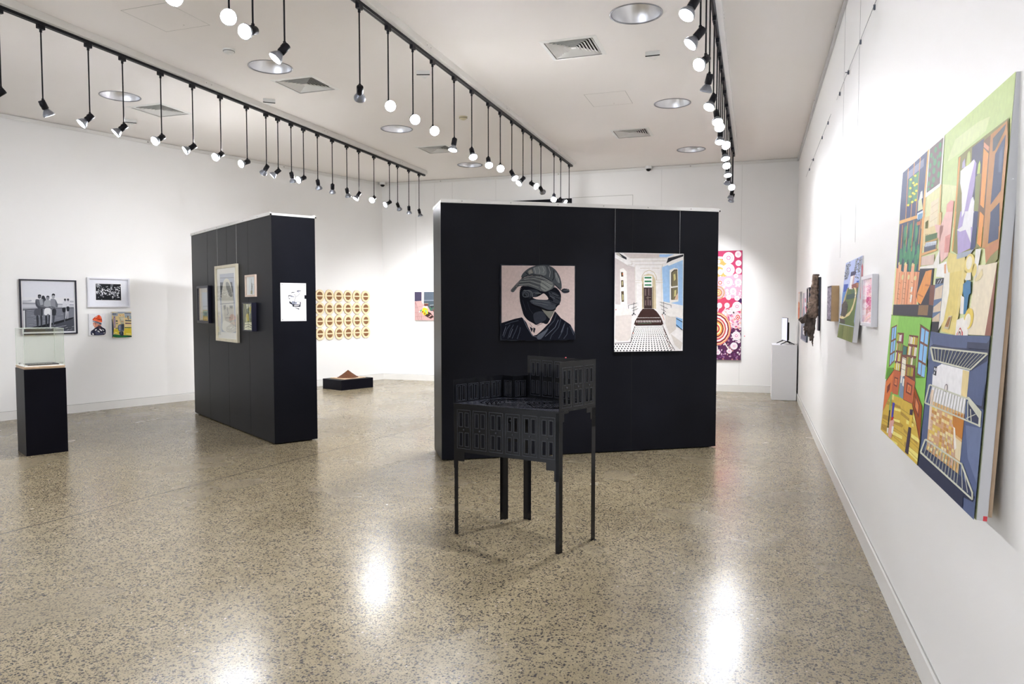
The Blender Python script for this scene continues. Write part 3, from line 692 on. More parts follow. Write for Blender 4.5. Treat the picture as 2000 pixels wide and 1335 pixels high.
A.P('#837a60', [(768, 345), (800, 318), (832, 318), (836, 490), (766, 500)], [(766, 515), (836, 505), (836, 640), (766, 645)])
A.Ls('#15161c', 8, [(768, 350), (800, 320), (832, 318)], [(770, 345), (768, 490)], [(768, 515), (768, 640)])
A.P('#d8cf8e', [(790, 370), (810, 360), (815, 420), (795, 440)], [(800, 540), (820, 535), (815, 600), (795, 610)])
A.P('#e8c7ae', [(815, 600), (836, 570), (836, 640), (800, 640)])
A.Ls('#171820', 4, [(360, 665), (357, 800)], [(300, 700), (395, 675)], [(335, 735), (390, 712)], [(345, 760), (405, 735)], [(300, 700), (302, 735)], [(682, 662), (682, 795)], [(640, 665), (762, 700)], [(640, 695), (725, 738)], [(655, 740), (705, 770)], [(762, 700), (762, 728)])
A.E('#2b2c33', (357, 790, 9, 9), (343, 803, 7, 7), (373, 800, 6, 6), (682, 785, 9, 9), (668, 800, 6, 6), (697, 800, 6, 6))
A.E('#d05a3a', (166, 745, 4, 8), (348, 998, 7, 5)); A.P('#e7a98e', [(660, 800), (666, 800), (690, 860), (684, 860)])
A.build(t)

# ---- small black wall, long face
t = thing('framed_picture', 'black box-framed picture at the far left of the left black wall', 'framed picture', on(SPA, SPU, .345, 1.278), SPANG)
w, h = .505, .49
frame_bars(w, h, .03, -.042, -.002, M_FRBLK, t)
A = Art([(150, 200), (342, 185), (352, 832), (172, 830)], .03, w-.03, .03, h-.03, -.012)
A.P('#cfc6b6', [(150, 200), (342, 185), (352, 832), (172, 830)])
A.P('#c2c6cc', [(200, 280), (310, 280), (340, 440), (345, 640), (220, 640)]); A.P('#e6c9a4', [(150, 200), (165, 200), (185, 830), (172, 830)])
A.P('#a88f3f', [(305, 190), (340, 187), (345, 440), (320, 430)], [(220, 630), (348, 625), (352, 832), (228, 830)])
A.P('#7f9a86', [(225, 650), (320, 645), (330, 740), (230, 745)]); A.P('#4b6a5a', [(250, 680), (300, 680), (300, 735), (250, 740)]); A.P('#caa957', [(235, 770), (345, 770), (350, 830), (235, 830)])
A.Ls('#5a5a4e', 5, [(262, 690), (262, 740)], [(290, 690), (290, 740)], [(230, 560), (340, 555)])
A.build(t, 'picture', M_PRINT); glass(w, h, .03, -.034, t)

t = thing('framed_portrait', 'tall cream-framed portrait with wide white mount hung on two wires', 'framed picture', on(SPA, SPU, 1.115, 1.064), SPANG)
w, h = .82, .938
frame_bars(w, h, .035, -.034, -.004, M_FRCREAM, t)
m = MB(); m.bbox(.02, w-.02, -.004, -.001, .02, h-.02, .001); m.build('backing_board', M_FRBLK, t)
wires(t, (.06, .78), h-.01, 1.40, -.012)
K = 7.033
def G(*p): return [((x/K+420), (y/K+490)) for x, y in p]
A = Art([((480/6.07)+340, 1095/6.07+340), (735/6.07+340, 1060/6.07+340), (905/9.533+370, 1230/9.533+540), (520/9.533+370, 1190/9.533+540)], 0, w, 0, h, -.010, clip=(.03, w-.03, .03, h-.03))
A.soft = True
A.P('#efece6', [(410, 500), (480, 500), (480, 690), (410, 690)])
A.P('#b4b9c6', G((42, 325), (235, 305), (272, 1130), (78, 1115)))
A.P('#30343a', G((50, 440), (215, 435), (230, 645), (60, 650)))
A.P('#a8afbd', G((50, 660), (245, 650), (255, 730), (60, 735)))
A.P('#dfdbcc', G((90, 440), (110, 395), (135, 380), (165, 395), (190, 450), (215, 560), (235, 700), (240, 850), (255, 1010), (270, 1130), (80, 1115), (95, 940), (75, 800), (70, 650), (80, 540)))
A.P('#8c8b82', G((120, 440), (160, 430), (200, 520), (225, 640), (180, 640), (140, 540)), G((100, 760), (130, 750), (135, 830), (110, 840)), G((180, 760), (225, 760), (225, 800), (190, 810)))
A.P('#c3bfb0', G((100, 800), (240, 790), (230, 960), (180, 1000), (120, 960)))
A.P('#f0ede2', G((95, 950), (200, 1000), (268, 1060), (270, 1125), (80, 1110)))
A.Ls('#55575a', .9, G((55, 740), (250, 725)), G((150, 780), (165, 870), (150, 890)), G((130, 930), (200, 925)), G((48, 378), (235, 372)))
A.build(t, 'picture', M_PRINT); glass(w, h, .034, -.026, t)

t = thing('framed_picture', 'small pale wood frame with a narrow drawing, beside the portrait top right', 'framed picture', on(SPA, SPU, 2.195, 1.605), SPANG)
w, h = .33, .25
frame_bars(w, h, .022, -.024, -.002, M_FRPINK, t)
A = Art([(1045, 0), (1215, -5), (1250, 372), (1060, 375)], 0, w, 0, h*.73, -.008, clip=(.02, w-.02, .02, h-.02))
A.P('#efece8', [(900, -300), (1400, -300), (1400, 400), (900, 400)]); A.P('#dfe3e6', [(1090, -80), (1195, -80), (1200, 305), (1100, 305)])
A.P('#b9b27a', [(1135, 220), (1165, 215), (1168, 300), (1138, 300)]); A.Ls('#6a6a5c', 9, [(1143, 40), (1148, 120), (1152, 300)]); A.Ls('#8b8b80', 6, [(1135, -40), (1140, 60)], [(1160, 100), (1156, 190)])
A.build(t, 'drawing', M_PRINT); glass(w, h, .022, -.018, t)

t = thing('framed_picture', 'small deep black box frame with yellow and green woodland picture', 'framed picture', on(SPA, SPU, 2.185, 1.216), SPANG)
w, h = .315, .323
frame_bars(w, h, .012, -.056, -.002, M_FRBLK, t)
A = Art([(1010, 495), (1162, 485), (1172, 1010), (1025, 998)], .01, w-.01, .01, h-.01, -.045)
A.P('#77793c', [(1010, 495), (1162, 485), (1172, 1010), (1025, 998)])
A.P('#e9e6c4', [(1060, 505), (1130, 500), (1120, 560), (1070, 600)], [(1040, 860), (1165, 850), (1168, 1000), (1030, 995)]); A.P('#c9b93c', [(1060, 700), (1110, 680), (1110, 820), (1060, 850)], [(1115, 560), (1150, 540), (1158, 660), (1120, 700)])
A.Ls('#23302a', 9, [(1020, 520), (1040, 700), (1035, 990)], [(1050, 500), (1070, 640), (1040, 760)], [(1110, 500), (1095, 640), (1120, 800)], [(1150, 500), (1140, 760), (1155, 860)], [(1040, 900), (1110, 890), (1160, 930)], [(1050, 960), (1100, 930), (1165, 970)])
A.Ls('#a9c2cf', 6, [(1085, 520), (1080, 600), (1095, 660)], [(1125, 640), (1130, 780)], [(1060, 760), (1080, 850)])
A.build(t, 'picture', M_PRINT); glass(w, h, .012, -.054, t)

# pinned paper on the end face
SEU = Vector((-SPU.y, SPU.x, 0))
p = SPA+SPU*2.985+SEU*.087
t = thing('pinned_paper', 'white paper drawing of trees on a floating house pinned on the end face', 'paper', (p.x, p.y, 1.337), math.atan2(SEU.y, SEU.x))
w, h = .288, .414
m = MB(); m.box(0, w, -.004, -.001, 0, .36-.117); m.box(0, w-.02, -.004, -.001, .243, .284); m.box(0, w, -.004, -.001, .284, h); m.build('paper_sheet', mat('white_paper', (.88, .88, .9), .6, vary=(5, .01)), t)
A = Art([(225, 165), (885, 170), (910, 1145), (250, 1165)], 0, w, 0, h, -.0041)
A.soft = True
A.P('#1d2130', [(430, 490), (480, 482), (560, 500), (480, 500), (435, 520)], [(430, 520), (445, 515), (440, 560), (490, 570), (470, 590), (440, 570)], [(508, 415), (540, 395), (605, 405), (590, 415), (530, 415), (512, 440)],
    [(645, 378), (680, 352), (740, 355), (775, 375), (740, 375), (700, 368), (660, 388)], [(470, 620), (490, 660), (560, 690), (600, 730), (570, 790), (550, 780), (540, 730), (470, 700), (460, 670)], [(735, 650), (762, 652), (750, 780), (735, 785), (550, 785), (560, 765), (735, 762)], [(590, 720), (740, 722), (740, 742), (590, 742)], [(590, 798), (640, 810), (690, 825), (718, 820), (720, 855), (680, 840), (620, 815)])
A.P('#8b90a0', [(480, 500), (560, 505), (590, 530), (500, 530)], [(650, 385), (735, 380), (700, 410), (670, 400)], [(520, 640), (590, 640), (600, 700), (540, 720)], [(600, 655), (655, 655), (655, 710), (600, 710)])
A.Ls('#2a2e3c', 8, [(630, 530), (600, 600), (585, 680)], [(625, 525), (690, 485), (728, 430)], [(625, 525), (615, 480), (580, 455)], [(560, 520), (600, 530)], [(595, 625), (595, 720)], [(660, 650), (735, 650)]); A.Ls('#9aa0ae', 4, [(720, 860), (800, 930), (850, 980), (875, 1040)], [(800, 488), (830, 488)], [(640, 555), (665, 550)])
A.build(t, 'drawing', M_PRINT)
for x, z in ((.018, h-.02), (w-.018, h-.02), (.018, .018), (w-.018, .018)):
    m = MB(); m.lathe([(.0045, 0), (.0045, .003), (.002, .006)], 10, Matrix.Translation((x, -.004, z)) @ Matrix.Rotation(PI/2, 4, 'X'), cap1=True); m.build('pin', M_PIN, t)

# ------------------------------------------------------------------ left wall
def leftthing(nm, lb, cat, u, z, off=0.0, group=None):
    p, r = wallframe(u, off, z, 'left'); return thing(nm, lb, cat, p, r, group)
t = leftthing('framed_photograph', 'black-framed black and white photograph of men standing on a jetty', 'framed photograph', 6.508, 1.115)
w, h = .696, .744
frame_bars(w, h, .016, -.03, -.001, M_FRBLK, t)
A = Art([(120, 115), (1020, 140), (1040, 975), (165, 985)], 0, w, 0, h, -.012, clip=(.014, w-.014, .014, h-.014))
A.soft = True
A.P('#f2f2f4', [(100, 100), (1060, 100), (1060, 1000), (100, 1000)])
A.P('#e2e4ec', [(170, 150), (985, 172), (995, 935), (200, 942)])
A.P('#e6e7ec', [(172, 400), (988, 415), (988, 500), (178, 490)]); A.P('#9c9ea8', [(180, 480), (985, 520), (992, 760), (195, 800)]); A.P('#babcc6', [(178, 450), (260, 455), (320, 440), (330, 470), (240, 475), (180, 478)], [(920, 460), (985, 465), (985, 490), (925, 490)])
A.P('#7d808b', [(190, 600), (990, 580), (992, 760), (195, 900)]); A.P('#c9cbd3', [(175, 510), (985, 530), (986, 560), (180, 570)])
A.Ls('#5d606b', 5, *[[(240+(i*97) % 560, 620+i*16), (330+(i*97) % 560, 622+i*16)] for i in range(14)]); A.Ls('#a5a8b2', 4, *[[(260+(i*131) % 600, 614+i*15), (320+(i*131) % 600, 612+i*15)] for i in range(16)])
A.P('#e4e5ea', [(196, 610), (222, 608), (232, 900), (205, 905)]); A.P('#51545e', [(222, 608), (240, 606), (250, 900), (232, 902)])
A.Ls('#3f424c', 10, [(186, 600), (420, 585), (986, 575)])
A.P('#494c56', [(215, 905), (990, 740), (995, 935), (210, 940)]); A.P('#15171e', [(205, 890), (450, 845), (700, 790), (985, 715), (985, 742), (700, 830), (450, 890), (215, 910)])
A.Ls('#b6b8c0', 5, *[[(640+i*26, 850+(i*31) % 70), (700+i*24, 838+(i*31) % 70)] for i in range(13)]); A.Ls('#15171e', 5, *[[(600+i*26, 880+(i*23) % 50), (680+i*24, 862+(i*23) % 50)] for i in range(13)])
A.P('#3a3d46', [(470, 400), (530, 395), (560, 470), (500, 600), (465, 560)])
A.E('#2a2c35', (503, 408, 27, 30)); A.E('#5c5f68', (445, 396, 26, 32)); A.P('#23252e', [(418, 395), (420, 365), (450, 358), (475, 372), (472, 390), (440, 380)])
A.P('#6a6d76', [(385, 430), (440, 440), (500, 425), (515, 470), (525, 590), (480, 580), (400, 560), (378, 500)]); A.P('#494c56', [(395, 440), (410, 520), (470, 560), (520, 560), (520, 590), (430, 590), (385, 520)]); A.P('#9fa2ab', [(440, 440), (490, 430), (505, 520), (460, 530)])
A.P('#555862', [(365, 585), (498, 580), (500, 685), (470, 690), (430, 680), (400, 690), (362, 685)]); A.P('#31343d', [(470, 585), (498, 585), (498, 690), (475, 690)])
A.P('#2f323b', [(395, 688), (430, 682), (440, 790), (432, 890), (412, 890), (405, 790)], [(455, 688), (490, 686), (494, 800), (486, 900), (470, 895), (468, 780)])
A.E('#8b8e97', (575, 418, 26, 34)); A.P('#33363f', [(550, 410), (555, 385), (580, 378), (602, 395), (598, 412), (575, 398)]); A.P('#a4a7b0', [(518, 460), (570, 445), (625, 455), (630, 560), (560, 575), (515, 565)]); A.P('#5a5d66', [(515, 545), (560, 560), (625, 545), (628, 570), (560, 585), (515, 578)])
A.P('#eceef2', [(522, 575), (622, 570), (632, 675), (605, 685), (578, 660), (560, 688), (515, 680)]); A.P('#2c2f38', [(535, 688), (565, 686), (572, 780), (560, 890), (545, 888), (540, 780)], [(590, 682), (615, 680), (608, 780), (600, 880), (585, 880), (590, 760)])
A.E('#a9acb5', (662, 392, 26, 36)); A.P('#22242c', [(636, 385), (640, 355), (665, 345), (690, 360), (688, 385), (662, 370)]); A.P('#8f929c', [(615, 430), (660, 428), (700, 440), (735, 520), (730, 565), (690, 575), (640, 570), (620, 520)]); A.P('#6b6e78', [(690, 440), (735, 520), (730, 565), (700, 560)], [(625, 540), (690, 560), (690, 575), (630, 570)])
A.P('#30333c', [(640, 588), (710, 585), (705, 690), (670, 695), (645, 690)]); A.P('#d0d2d9', [(612, 600), (640, 600), (635, 760), (628, 900), (606, 895), (615, 760)]); A.P('#4c4f59', [(650, 690), (690, 690), (675, 800), (662, 893), (645, 885), (655, 780)])
A.E('#7d808a', (848, 450, 17, 22), (895, 450, 17, 22)); A.E('#2b2e37', (846, 440, 17, 12), (894, 440, 17, 12)); A.P('#d9dbe2', [(812, 475), (860, 470), (864, 560), (802, 568)], [(868, 470), (915, 470), (918, 550), (866, 552)])
A.P('#22252e', [(798, 570), (858, 568), (852, 640), (830, 648), (806, 636)], [(865, 553), (915, 550), (914, 620), (894, 632), (876, 622)]); A.P('#c0c2cb', [(862, 560), (880, 640), (862, 740), (850, 735)], [(884, 630), (900, 630), (896, 740), (884, 745)]); A.P('#5c5f69', [(822, 645), (848, 645), (846, 740), (850, 800), (836, 800), (830, 740)])
A.build(t, 'photograph', M_PRINT); glass(w, h, .016, -.026, t, M_GLASSAR)

t = leftthing('framed_photograph', 'white-framed photograph of dark foliage with a wide white mount', 'framed photograph', 5.668, 1.4815)
w, h = .585, .427
frame_bars(w, h, .022, -.032, -.001, M_FRWHT, t)
A = Art([(1190, 85), (1855, 115), (1850, 560), (1205, 560)], 0, w, 0, h, -.012, clip=(.02, w-.02, .02, h-.02))
A.P('#eef0f8', [(1180, 80), (1860, 80), (1860, 570), (1180, 570)]); A.P('#f5f6fa', [(1325, 180), (1733, 195), (1735, 462), (1328, 456)]); A.P('#0c0f18', [(1333, 190), (1723, 204), (1725, 453), (1336, 447)])
A.P('#8f9299', [(1340, 195), (1390, 197), (1425, 225), (1400, 245), (1345, 240)]); A.P('#6e7178', [(1570, 205), (1610, 205), (1580, 290), (1550, 320)])
rnd = random.Random(3)
A.E('#e8eaef', *[(1345+rnd.random()*370, min(440, max(205, rnd.gauss(325, 45))), 4+rnd.random()*13, 3+rnd.random()*6, rnd.uniform(-.6, .8)) for _ in range(95)])
A.E('#9a9da6', *[(1345+rnd.random()*370, min(440, max(205, rnd.gauss(335, 48))), 3+rnd.random()*10, 3+rnd.random()*5, rnd.uniform(-.6, .8)) for _ in range(60)])
A.E('#0c0f18', *[(1345+rnd.random()*370, 210+rnd.random()*230, 3+rnd.random()*8, 3+rnd.random()*6, rnd.uniform(-.6, .8)) for _ in range(60)])
A.build(t, 'photograph', M_PRINT); glass(w, h, .022, -.028, t, M_GLASSAR)

t = leftthing('beanie_painting', 'small white canvas painting of a head in an orange beanie seen from behind', 'painting', 5.660, 1.079)
w, h = .23, .312
panel(w, h, -.016, -.001, M_CANVAS, t)
A = Art([(225, 205), (865, 230), (875, 1040), (250, 1050)], 0, w, 0, h, -.0162)
A.soft = True
A.P('#f1f0f3', [(225, 205), (865, 230), (875, 1040), (250, 1050)])
A.P('#d9937c', [(400, 550), (520, 540), (700, 640), (705, 700), (560, 700), (465, 765), (440, 700), (395, 650), (405, 600), (385, 575)]); A.P('#8f5a4c', [(480, 560), (520, 600), (500, 640), (470, 600)], [(600, 640), (690, 660), (640, 690), (560, 690)]); A.P('#f0b9a2', [(430, 610), (470, 640), (450, 690), (425, 660)])
A.P('#767a88', [(383, 470), (540, 510), (725, 580), (715, 645), (600, 625), (500, 560), (385, 522)]); A.P('#c7c9d2', [(560, 580), (640, 600), (625, 625), (580, 605)], [(400, 490), (480, 505), (470, 520), (395, 505)]); A.P('#2d2f3c', [(540, 540), (700, 600), (690, 625), (600, 590)])
A.P('#e14a1c', [(378, 425), (430, 365), (560, 290), (620, 265), (655, 285), (705, 340), (735, 450), (742, 565), (650, 545), (500, 500), (385, 465)])
A.P('#f9764a', [(400, 430), (450, 410), (600, 460), (735, 520), (735, 555), (600, 520), (440, 470)], [(640, 300), (690, 340), (700, 420), (660, 400)]); A.P('#f7b59c', [(470, 360), (560, 310), (580, 330), (500, 375)]); A.P('#6b1f20', [(560, 430), (640, 440), (700, 470), (650, 475), (570, 455)], [(430, 380), (460, 360), (450, 400)], [(700, 400), (735, 450), (730, 500), (712, 470)])
A.P('#23243a', [(445, 780), (560, 700), (690, 688), (740, 740), (868, 815), (866, 1015), (640, 1038), (380, 1032), (305, 1010), (308, 880), (390, 830)]); A.P('#f2f2f5', [(470, 820), (530, 800), (545, 830), (490, 870), (465, 850)], [(620, 800), (680, 800), (745, 860), (720, 890), (650, 850)], [(545, 870), (600, 860), (655, 920), (620, 930)], [(735, 800), (800, 850), (800, 885), (760, 850)], [(370, 950), (400, 950), (435, 1000), (400, 1030), (370, 1000)], [(770, 950), (820, 940), (850, 960), (790, 965)])
A.P('#4b4f6a', [(480, 880), (560, 900), (640, 960), (740, 930), (800, 990), (640, 1020), (480, 1010)], [(320, 900), (380, 890), (360, 980), (325, 990)]); A.P('#b46a5a', [(610, 750), (680, 760), (670, 780), (600, 765)])
A.build(t)

t = leftthing('garden_painting', 'small thick canvas painting of a hanging garment against yellow and green ground', 'painting', 5.350, 1.040)
w, h = .273, .377
panel(w, h, -.036, -.001, M_CANVAS, t)
m = MB(); m.box(-.0006, 0, -.035, -.026, .004, h*.72); m.build('edge_paint', mat('navy_edge_paint', (.02, .03, .08), .6, vary=(9, .1)), t)
A = Art([(1070, 160), (1800, 165), (1805, 1105), (1105, 1120)], 0, w, 0, h, -.0362)
A.soft = True
A.P('#e6cf94', [(1070, 160), (1800, 165), (1805, 1105), (1105, 1120)])
A.P('#aab2bd', [(1072, 160), (1800, 165), (1800, 330), (1540, 330), (1540, 230), (1300, 230), (1300, 330), (1090, 330)]); A.P('#5a6274', [(1085, 220), (1250, 230), (1240, 260), (1090, 265)], [(1560, 210), (1800, 215), (1800, 235), (1565, 235)]); A.P('#ddd3b8', [(1120, 175), (1290, 175), (1290, 200), (1130, 200)], [(1570, 175), (1780, 180), (1770, 200), (1575, 195)])
A.P('#6a4a5e', [(1575, 575), (1800, 590), (1800, 625), (1580, 620)]); A.P('#575c66', [(1570, 470), (1800, 490), (1800, 530), (1575, 520)], [(1220, 480), (1290, 485), (1290, 540), (1225, 540)], [(1225, 590), (1300, 595), (1300, 620), (1230, 620)]); A.P('#20324f', [(1655, 315), (1700, 315), (1690, 420), (1715, 470), (1685, 470), (1665, 400)]); A.P('#98a9b5', [(1560, 310), (1640, 315), (1640, 390), (1570, 390)], [(1720, 310), (1800, 315), (1800, 450), (1730, 440)])
A.P('#18284a', [(1085, 400), (1105, 440), (1150, 780), (1135, 990), (1120, 1110), (1102, 1115)]); A.P('#8d7896', [(1120, 350), (1200, 320), (1215, 560), (1210, 770), (1160, 780)]); A.P('#c5b3c0', [(1165, 400), (1195, 395), (1200, 700), (1175, 700)])
A.P('#4f6b3a', [(1545, 740), (1800, 745), (1800, 775), (1550, 775)], [(1215, 765), (1330, 760), (1320, 785), (1220, 790)])
A.P('#dcc63a', [(1135, 810), (1330, 790), (1350, 980), (1330, 1000), (1150, 975)], [(1540, 790), (1800, 770), (1805, 1030), (1520, 1025)]); A.P('#f0e68a', [(1180, 900), (1300, 940), (1280, 960), (1190, 940)], [(1600, 960), (1780, 980), (1770, 1010), (1600, 1000)])
A.P('#1e6a3a', [(1130, 985), (1330, 1015), (1520, 1030), (1805, 1045), (1805, 1105), (1108, 1118)]); A.P('#114a36', [(1600, 1040), (1805, 1050), (1805, 1100), (1690, 1105)])
A.P('#b9b69a', [(1340, 340), (1420, 330), (1540, 330), (1545, 620), (1480, 640), (1400, 610)]); A.P('#eed6a6', [(1300, 215), (1345, 225), (1440, 310), (1500, 215), (1545, 225), (1545, 320), (1460, 360), (1330, 345)]); A.P('#c77a3d', [(1340, 260), (1430, 320), (1400, 320), (1350, 285)], [(1480, 290), (1520, 240), (1500, 320)]); A.P('#d6d0b8', [(1380, 380), (1520, 370), (1520, 500), (1430, 500)]); A.P('#e0662c', [(1420, 510), (1490, 515), (1450, 540)]); A.P('#efd2a0', [(1300, 500), (1340, 480), (1380, 600), (1320, 620)], [(1520, 380), (1560, 400), (1560, 600), (1520, 610)])
A.P('#5c6578', [(1305, 650), (1540, 610), (1525, 870), (1510, 900), (1320, 890), (1300, 780)]); A.P('#39424f', [(1430, 640), (1530, 620), (1520, 830), (1450, 840)]); A.P('#8a98ae', [(1330, 680), (1400, 670), (1395, 860), (1340, 860)]); A.P('#c9803a', [(1340, 740), (1410, 755), (1405, 768), (1345, 755)]); A.P('#2c3442', [(1350, 900), (1510, 895), (1505, 1060), (1430, 1065), (1380, 1020), (1345, 980)]); A.P('#6a7288', [(1400, 910), (1430, 910), (1425, 1000), (1405, 1000)])
A.build(t)

# ---- 24 sawn wood slices
M_SLICE = mat('sapwood', (.88, .77, .50), .6, vary=(30, .08), bump=(80, .1, .001))
M_SLBARK = mat('slice_bark', (.45, .22, .08), .8, vary=(40, .3))
M_SLCORE = mat('carved_core', (.26, .12, .045), .75, vary=(120, .85), bump=(160, .8, .003))
def half(sgn, rs, n=18, gap=.008):
    return [(math.cos(a)*rs*.1, sgn*(gap+math.sin(a)*rs*.108)) for a in [PI*k/n for k in range(n+1)]]
def slice_meshes(seed):
    rr = random.Random(seed); out = []
    for sgn in (1, -1):
        m = MB(); pts = []
        for k in range(19):
            a = PI*k/18; q = 1+rr.uniform(-.015, .015)+.03*math.sin(2*a+seed); pts.append((math.cos(a)*.108*q, sgn*(.0006+math.sin(a)*.1155*q)))
        if sgn < 0: pts = pts[::-1]
        m.prism([(x, z) for x, z in pts], -.0, .016, M=Matrix(((1, 0, 0, 0), (0, 0, -1, 0), (0, 1, 0, 0), (0, 0, 0, 1))))
        n = len(m.f)
        for i in range(2, n): m.m[i] = 1
        out.append(m.mesh('slice_half', [M_SLICE, M_SLBARK]))
        m = MB(); c = rr.uniform(.56, .66); pts = [(math.cos(PI*k/14)*.1*c, sgn*(.0125+math.sin(PI*k/14)*.108*c*.92)) for k in range(15)]
        if sgn < 0: pts = pts[::-1]
        m.prism(pts, .015, .0175, M=Matrix(((1, 0, 0, 0), (0, 0, -1, 0), (0, 1, 0, 0), (0, 0, 0, 1))))
        out.append(m.mesh('carved_core', M_SLCORE))
    return out
SL = [slice_meshes(s) for s in range(6)]
for c in range(6):
    for r in range(4):
        p, rz = wallframe(1.608-c*.2256, .001, 1.694-r*.2385, 'left')
        t = thing('wood_slice', 'split round wood slice, %s row from the top, %s column from the left' % (ORD[r], ORD[c]), 'wood slice', p, rz, 'grid of wood slices on the left wall')
        S = SL[(c*4+r*5+c*r) % 6]
        for i in (0, 2): h_ = child('slice_half', S[i], t); child('carved_core', S[i+1], h_)
# ------------------------------------------------------------------ back wall pictures
p, rz = wallframe(-6.49, 0, 1.216, 'back')
t = thing('courtyard_painting', 'painting of a paved courtyard with a yellow chair, partly behind the large black wall', 'painting', p, rz)
w, h = .86, .568
panel(w, h, -.028, -.001, M_CANVAS, t)
A = Art([(165, 165), (850, 160), (850, 1100), (190, 1100)], 0, .455, 0, h, -.0283, clip=(0, w, 0, h))
A.P('#c9a3a0', [(0, 100), (1900, 100), (1900, 1200), (0, 1200)])
A.P('#46405a', [(165, 165), (400, 163), (400, 465), (175, 480)]); A.P('#e9dcd6', [(400, 160), (475, 160), (470, 600), (400, 485)]); A.P('#57626f', [(480, 160), (1900, 160), (1900, 445), (480, 450)]); A.P('#8795a4', [(475, 438), (1900, 430), (1900, 455), (475, 460)]); A.P('#4b5862', [(475, 462), (1900, 460), (1900, 800), (700, 800), (600, 640), (475, 560)])
A.Ls('#9a7072', 6, *[[(190+i*3, 500+i*0), (215+i*70-60, 1100)] for i in range(5)], [(190, 700), (420, 640)], [(190, 860), (470, 850)], [(200, 980), (640, 960)], [(300, 900), (300, 1095)], [(410, 870), (410, 1095)])
A.P('#6a3b34', [(480, 560), (620, 555), (605, 640), (495, 640)]); A.P('#a5907e', [(475, 545), (625, 545), (625, 565), (480, 568)]); A.P('#33383f', [(680, 590), (840, 580), (830, 700), (700, 700)]); A.P('#b8c1c4', [(670, 600), (830, 590), (835, 610), (680, 620)]); A.P('#3f6e50', [(640, 690), (700, 670), (740, 760), (680, 790)], [(760, 680), (850, 670), (850, 740), (780, 750)]); A.P('#7a4a3c', [(760, 740), (850, 730), (840, 830), (790, 830)])
A.P('#d9d4cc', [(430, 690), (470, 640), (600, 640), (600, 720), (540, 690)]); A.P('#3f9a72', [(350, 800), (395, 750), (420, 780), (370, 830)]); A.P('#e8e6e0', [(310, 830), (350, 800), (370, 830), (330, 850)])
A.P('#3a2420', [(500, 940), (620, 820), (700, 860), (800, 990), (700, 1050), (600, 1000)]); A.P('#cfa39e', [(620, 980), (680, 960), (700, 980), (650, 1000)], [(660, 930), (720, 920), (740, 950), (690, 960)])
A.P('#e5d21e', [(450, 720), (480, 680), (560, 720), (600, 740), (615, 890), (590, 900), (560, 880), (550, 930), (470, 930), (455, 880), (420, 850), (420, 790)]); A.P('#6fae8f', [(510, 770), (560, 760), (580, 880), (560, 890)]); A.E('#7c3322', (510, 880, 28, 36), (445, 825, 20, 30)); A.E('#e5a21e', (510, 880, 12, 16))
A.build(t)

p, rz = wallframe(-1.415, 0, .558, 'back')
t = thing('dotted_painting', 'tall pink and purple dotted circle painting half hidden behind the large black wall', 'painting', p, rz)
w, h = 1.2, 1.905
panel(w, h, -.03, -.001, M_FRBLK, t)
A = Art([(42, 58), (318, 56), (303, 1292), (32, 1296)], .77, w, 0, h, -.0302, clip=(.002, w-.002, .002, h-.002))
A.P('#c23c68', [(-450, 40), (330, 40), (330, 1300), (-450, 1300)])
A.P('#f0a7bd', [(-450, 330), (318, 330), (318, 590), (200, 600), (120, 590), (-450, 600)]); A.P('#e6a45a', [(-450, 150), (90, 150), (160, 200), (150, 350), (-450, 370)]); A.P('#5c2a55', [(-450, 900), (170, 940), (318, 900), (318, 1300), (-450, 1300)]); A.P('#3f1c52', [(270, 620), (318, 590), (318, 650), (280, 650)]); A.P('#e9ccd4', [(100, 760), (150, 690), (318, 700), (318, 930), (180, 930)]); A.P('#c4405e', [(40, 600), (130, 585), (205, 650), (205, 700), (120, 740), (40, 760)])
rnd = random.Random(11)
pk = ['#f7dfe6', '#e78fae', '#d2547f', '#f4e9ea', '#c07ba6', '#f2b7a5']
pu = ['#a77aa2', '#d6b6c8', '#7b4a7e', '#efe3e6', '#c78a8e', '#3a1b3e']
A.E('#f4e4ea', *[(rnd.uniform(-440, 315), rnd.uniform(340, 600), 7, 7) for _ in range(120)]); A.E('#e8c27a', *[(rnd.uniform(-440, 140), rnd.uniform(150, 360), 5, 5) for _ in range(120)])
for k in range(6):
    A.E(pu[k], *[(rnd.uniform(-440, 315), rnd.uniform(930, 1290), rnd.uniform(7, 13), rnd.uniform(7, 13)) for _ in range(60)])
for k in range(6): A.E(pk[k], *[(rnd.uniform(130, 315), rnd.uniform(720, 935), rnd.uniform(6, 16), rnd.uniform(6, 14)) for _ in range(16)])
A.Ls('#fbf6f6', 26, [(-60, 140), (60, 135), (150, 140)], [(-60, 225), (80, 225), (150, 260)]); A.Ls('#f3c9d0', 14, [(155, 690), (90, 800)], [(75, 690), (50, 760)]); A.Ls('#f3e3df', 12, [(130, 1100), (180, 1180)], [(52, 1140), (58, 1200)])
rings = [(170, 140, 62, 68), (172, 275, 64, 72), (272, 100, 34, 38), (276, 200, 32, 34), (278, 288, 32, 36), (82, 300, 28, 34), (168, 418, 48, 50), (274, 418, 36, 42), (220, 520, 34, 40), (80, 422, 26, 28), (250, 345, 24, 26), (172, 590, 26, 28), (75, 682, 28, 32), (156, 680, 28, 30), (262, 690, 50, 54), (262, 598, 28, 28), (120, 470, 16, 18), (155, 510, 15, 17), (160, 545, 15, 15), (255, 1020, 44, 50), (232, 1135, 38, 40), (182, 1195, 28, 26), (60, 1212, 28, 28), (282, 1082, 18, 20), (270, 812, 30, 36), (185, 755, 30, 28), (128, 780, 22, 22), (65, 182, 18, 24)]
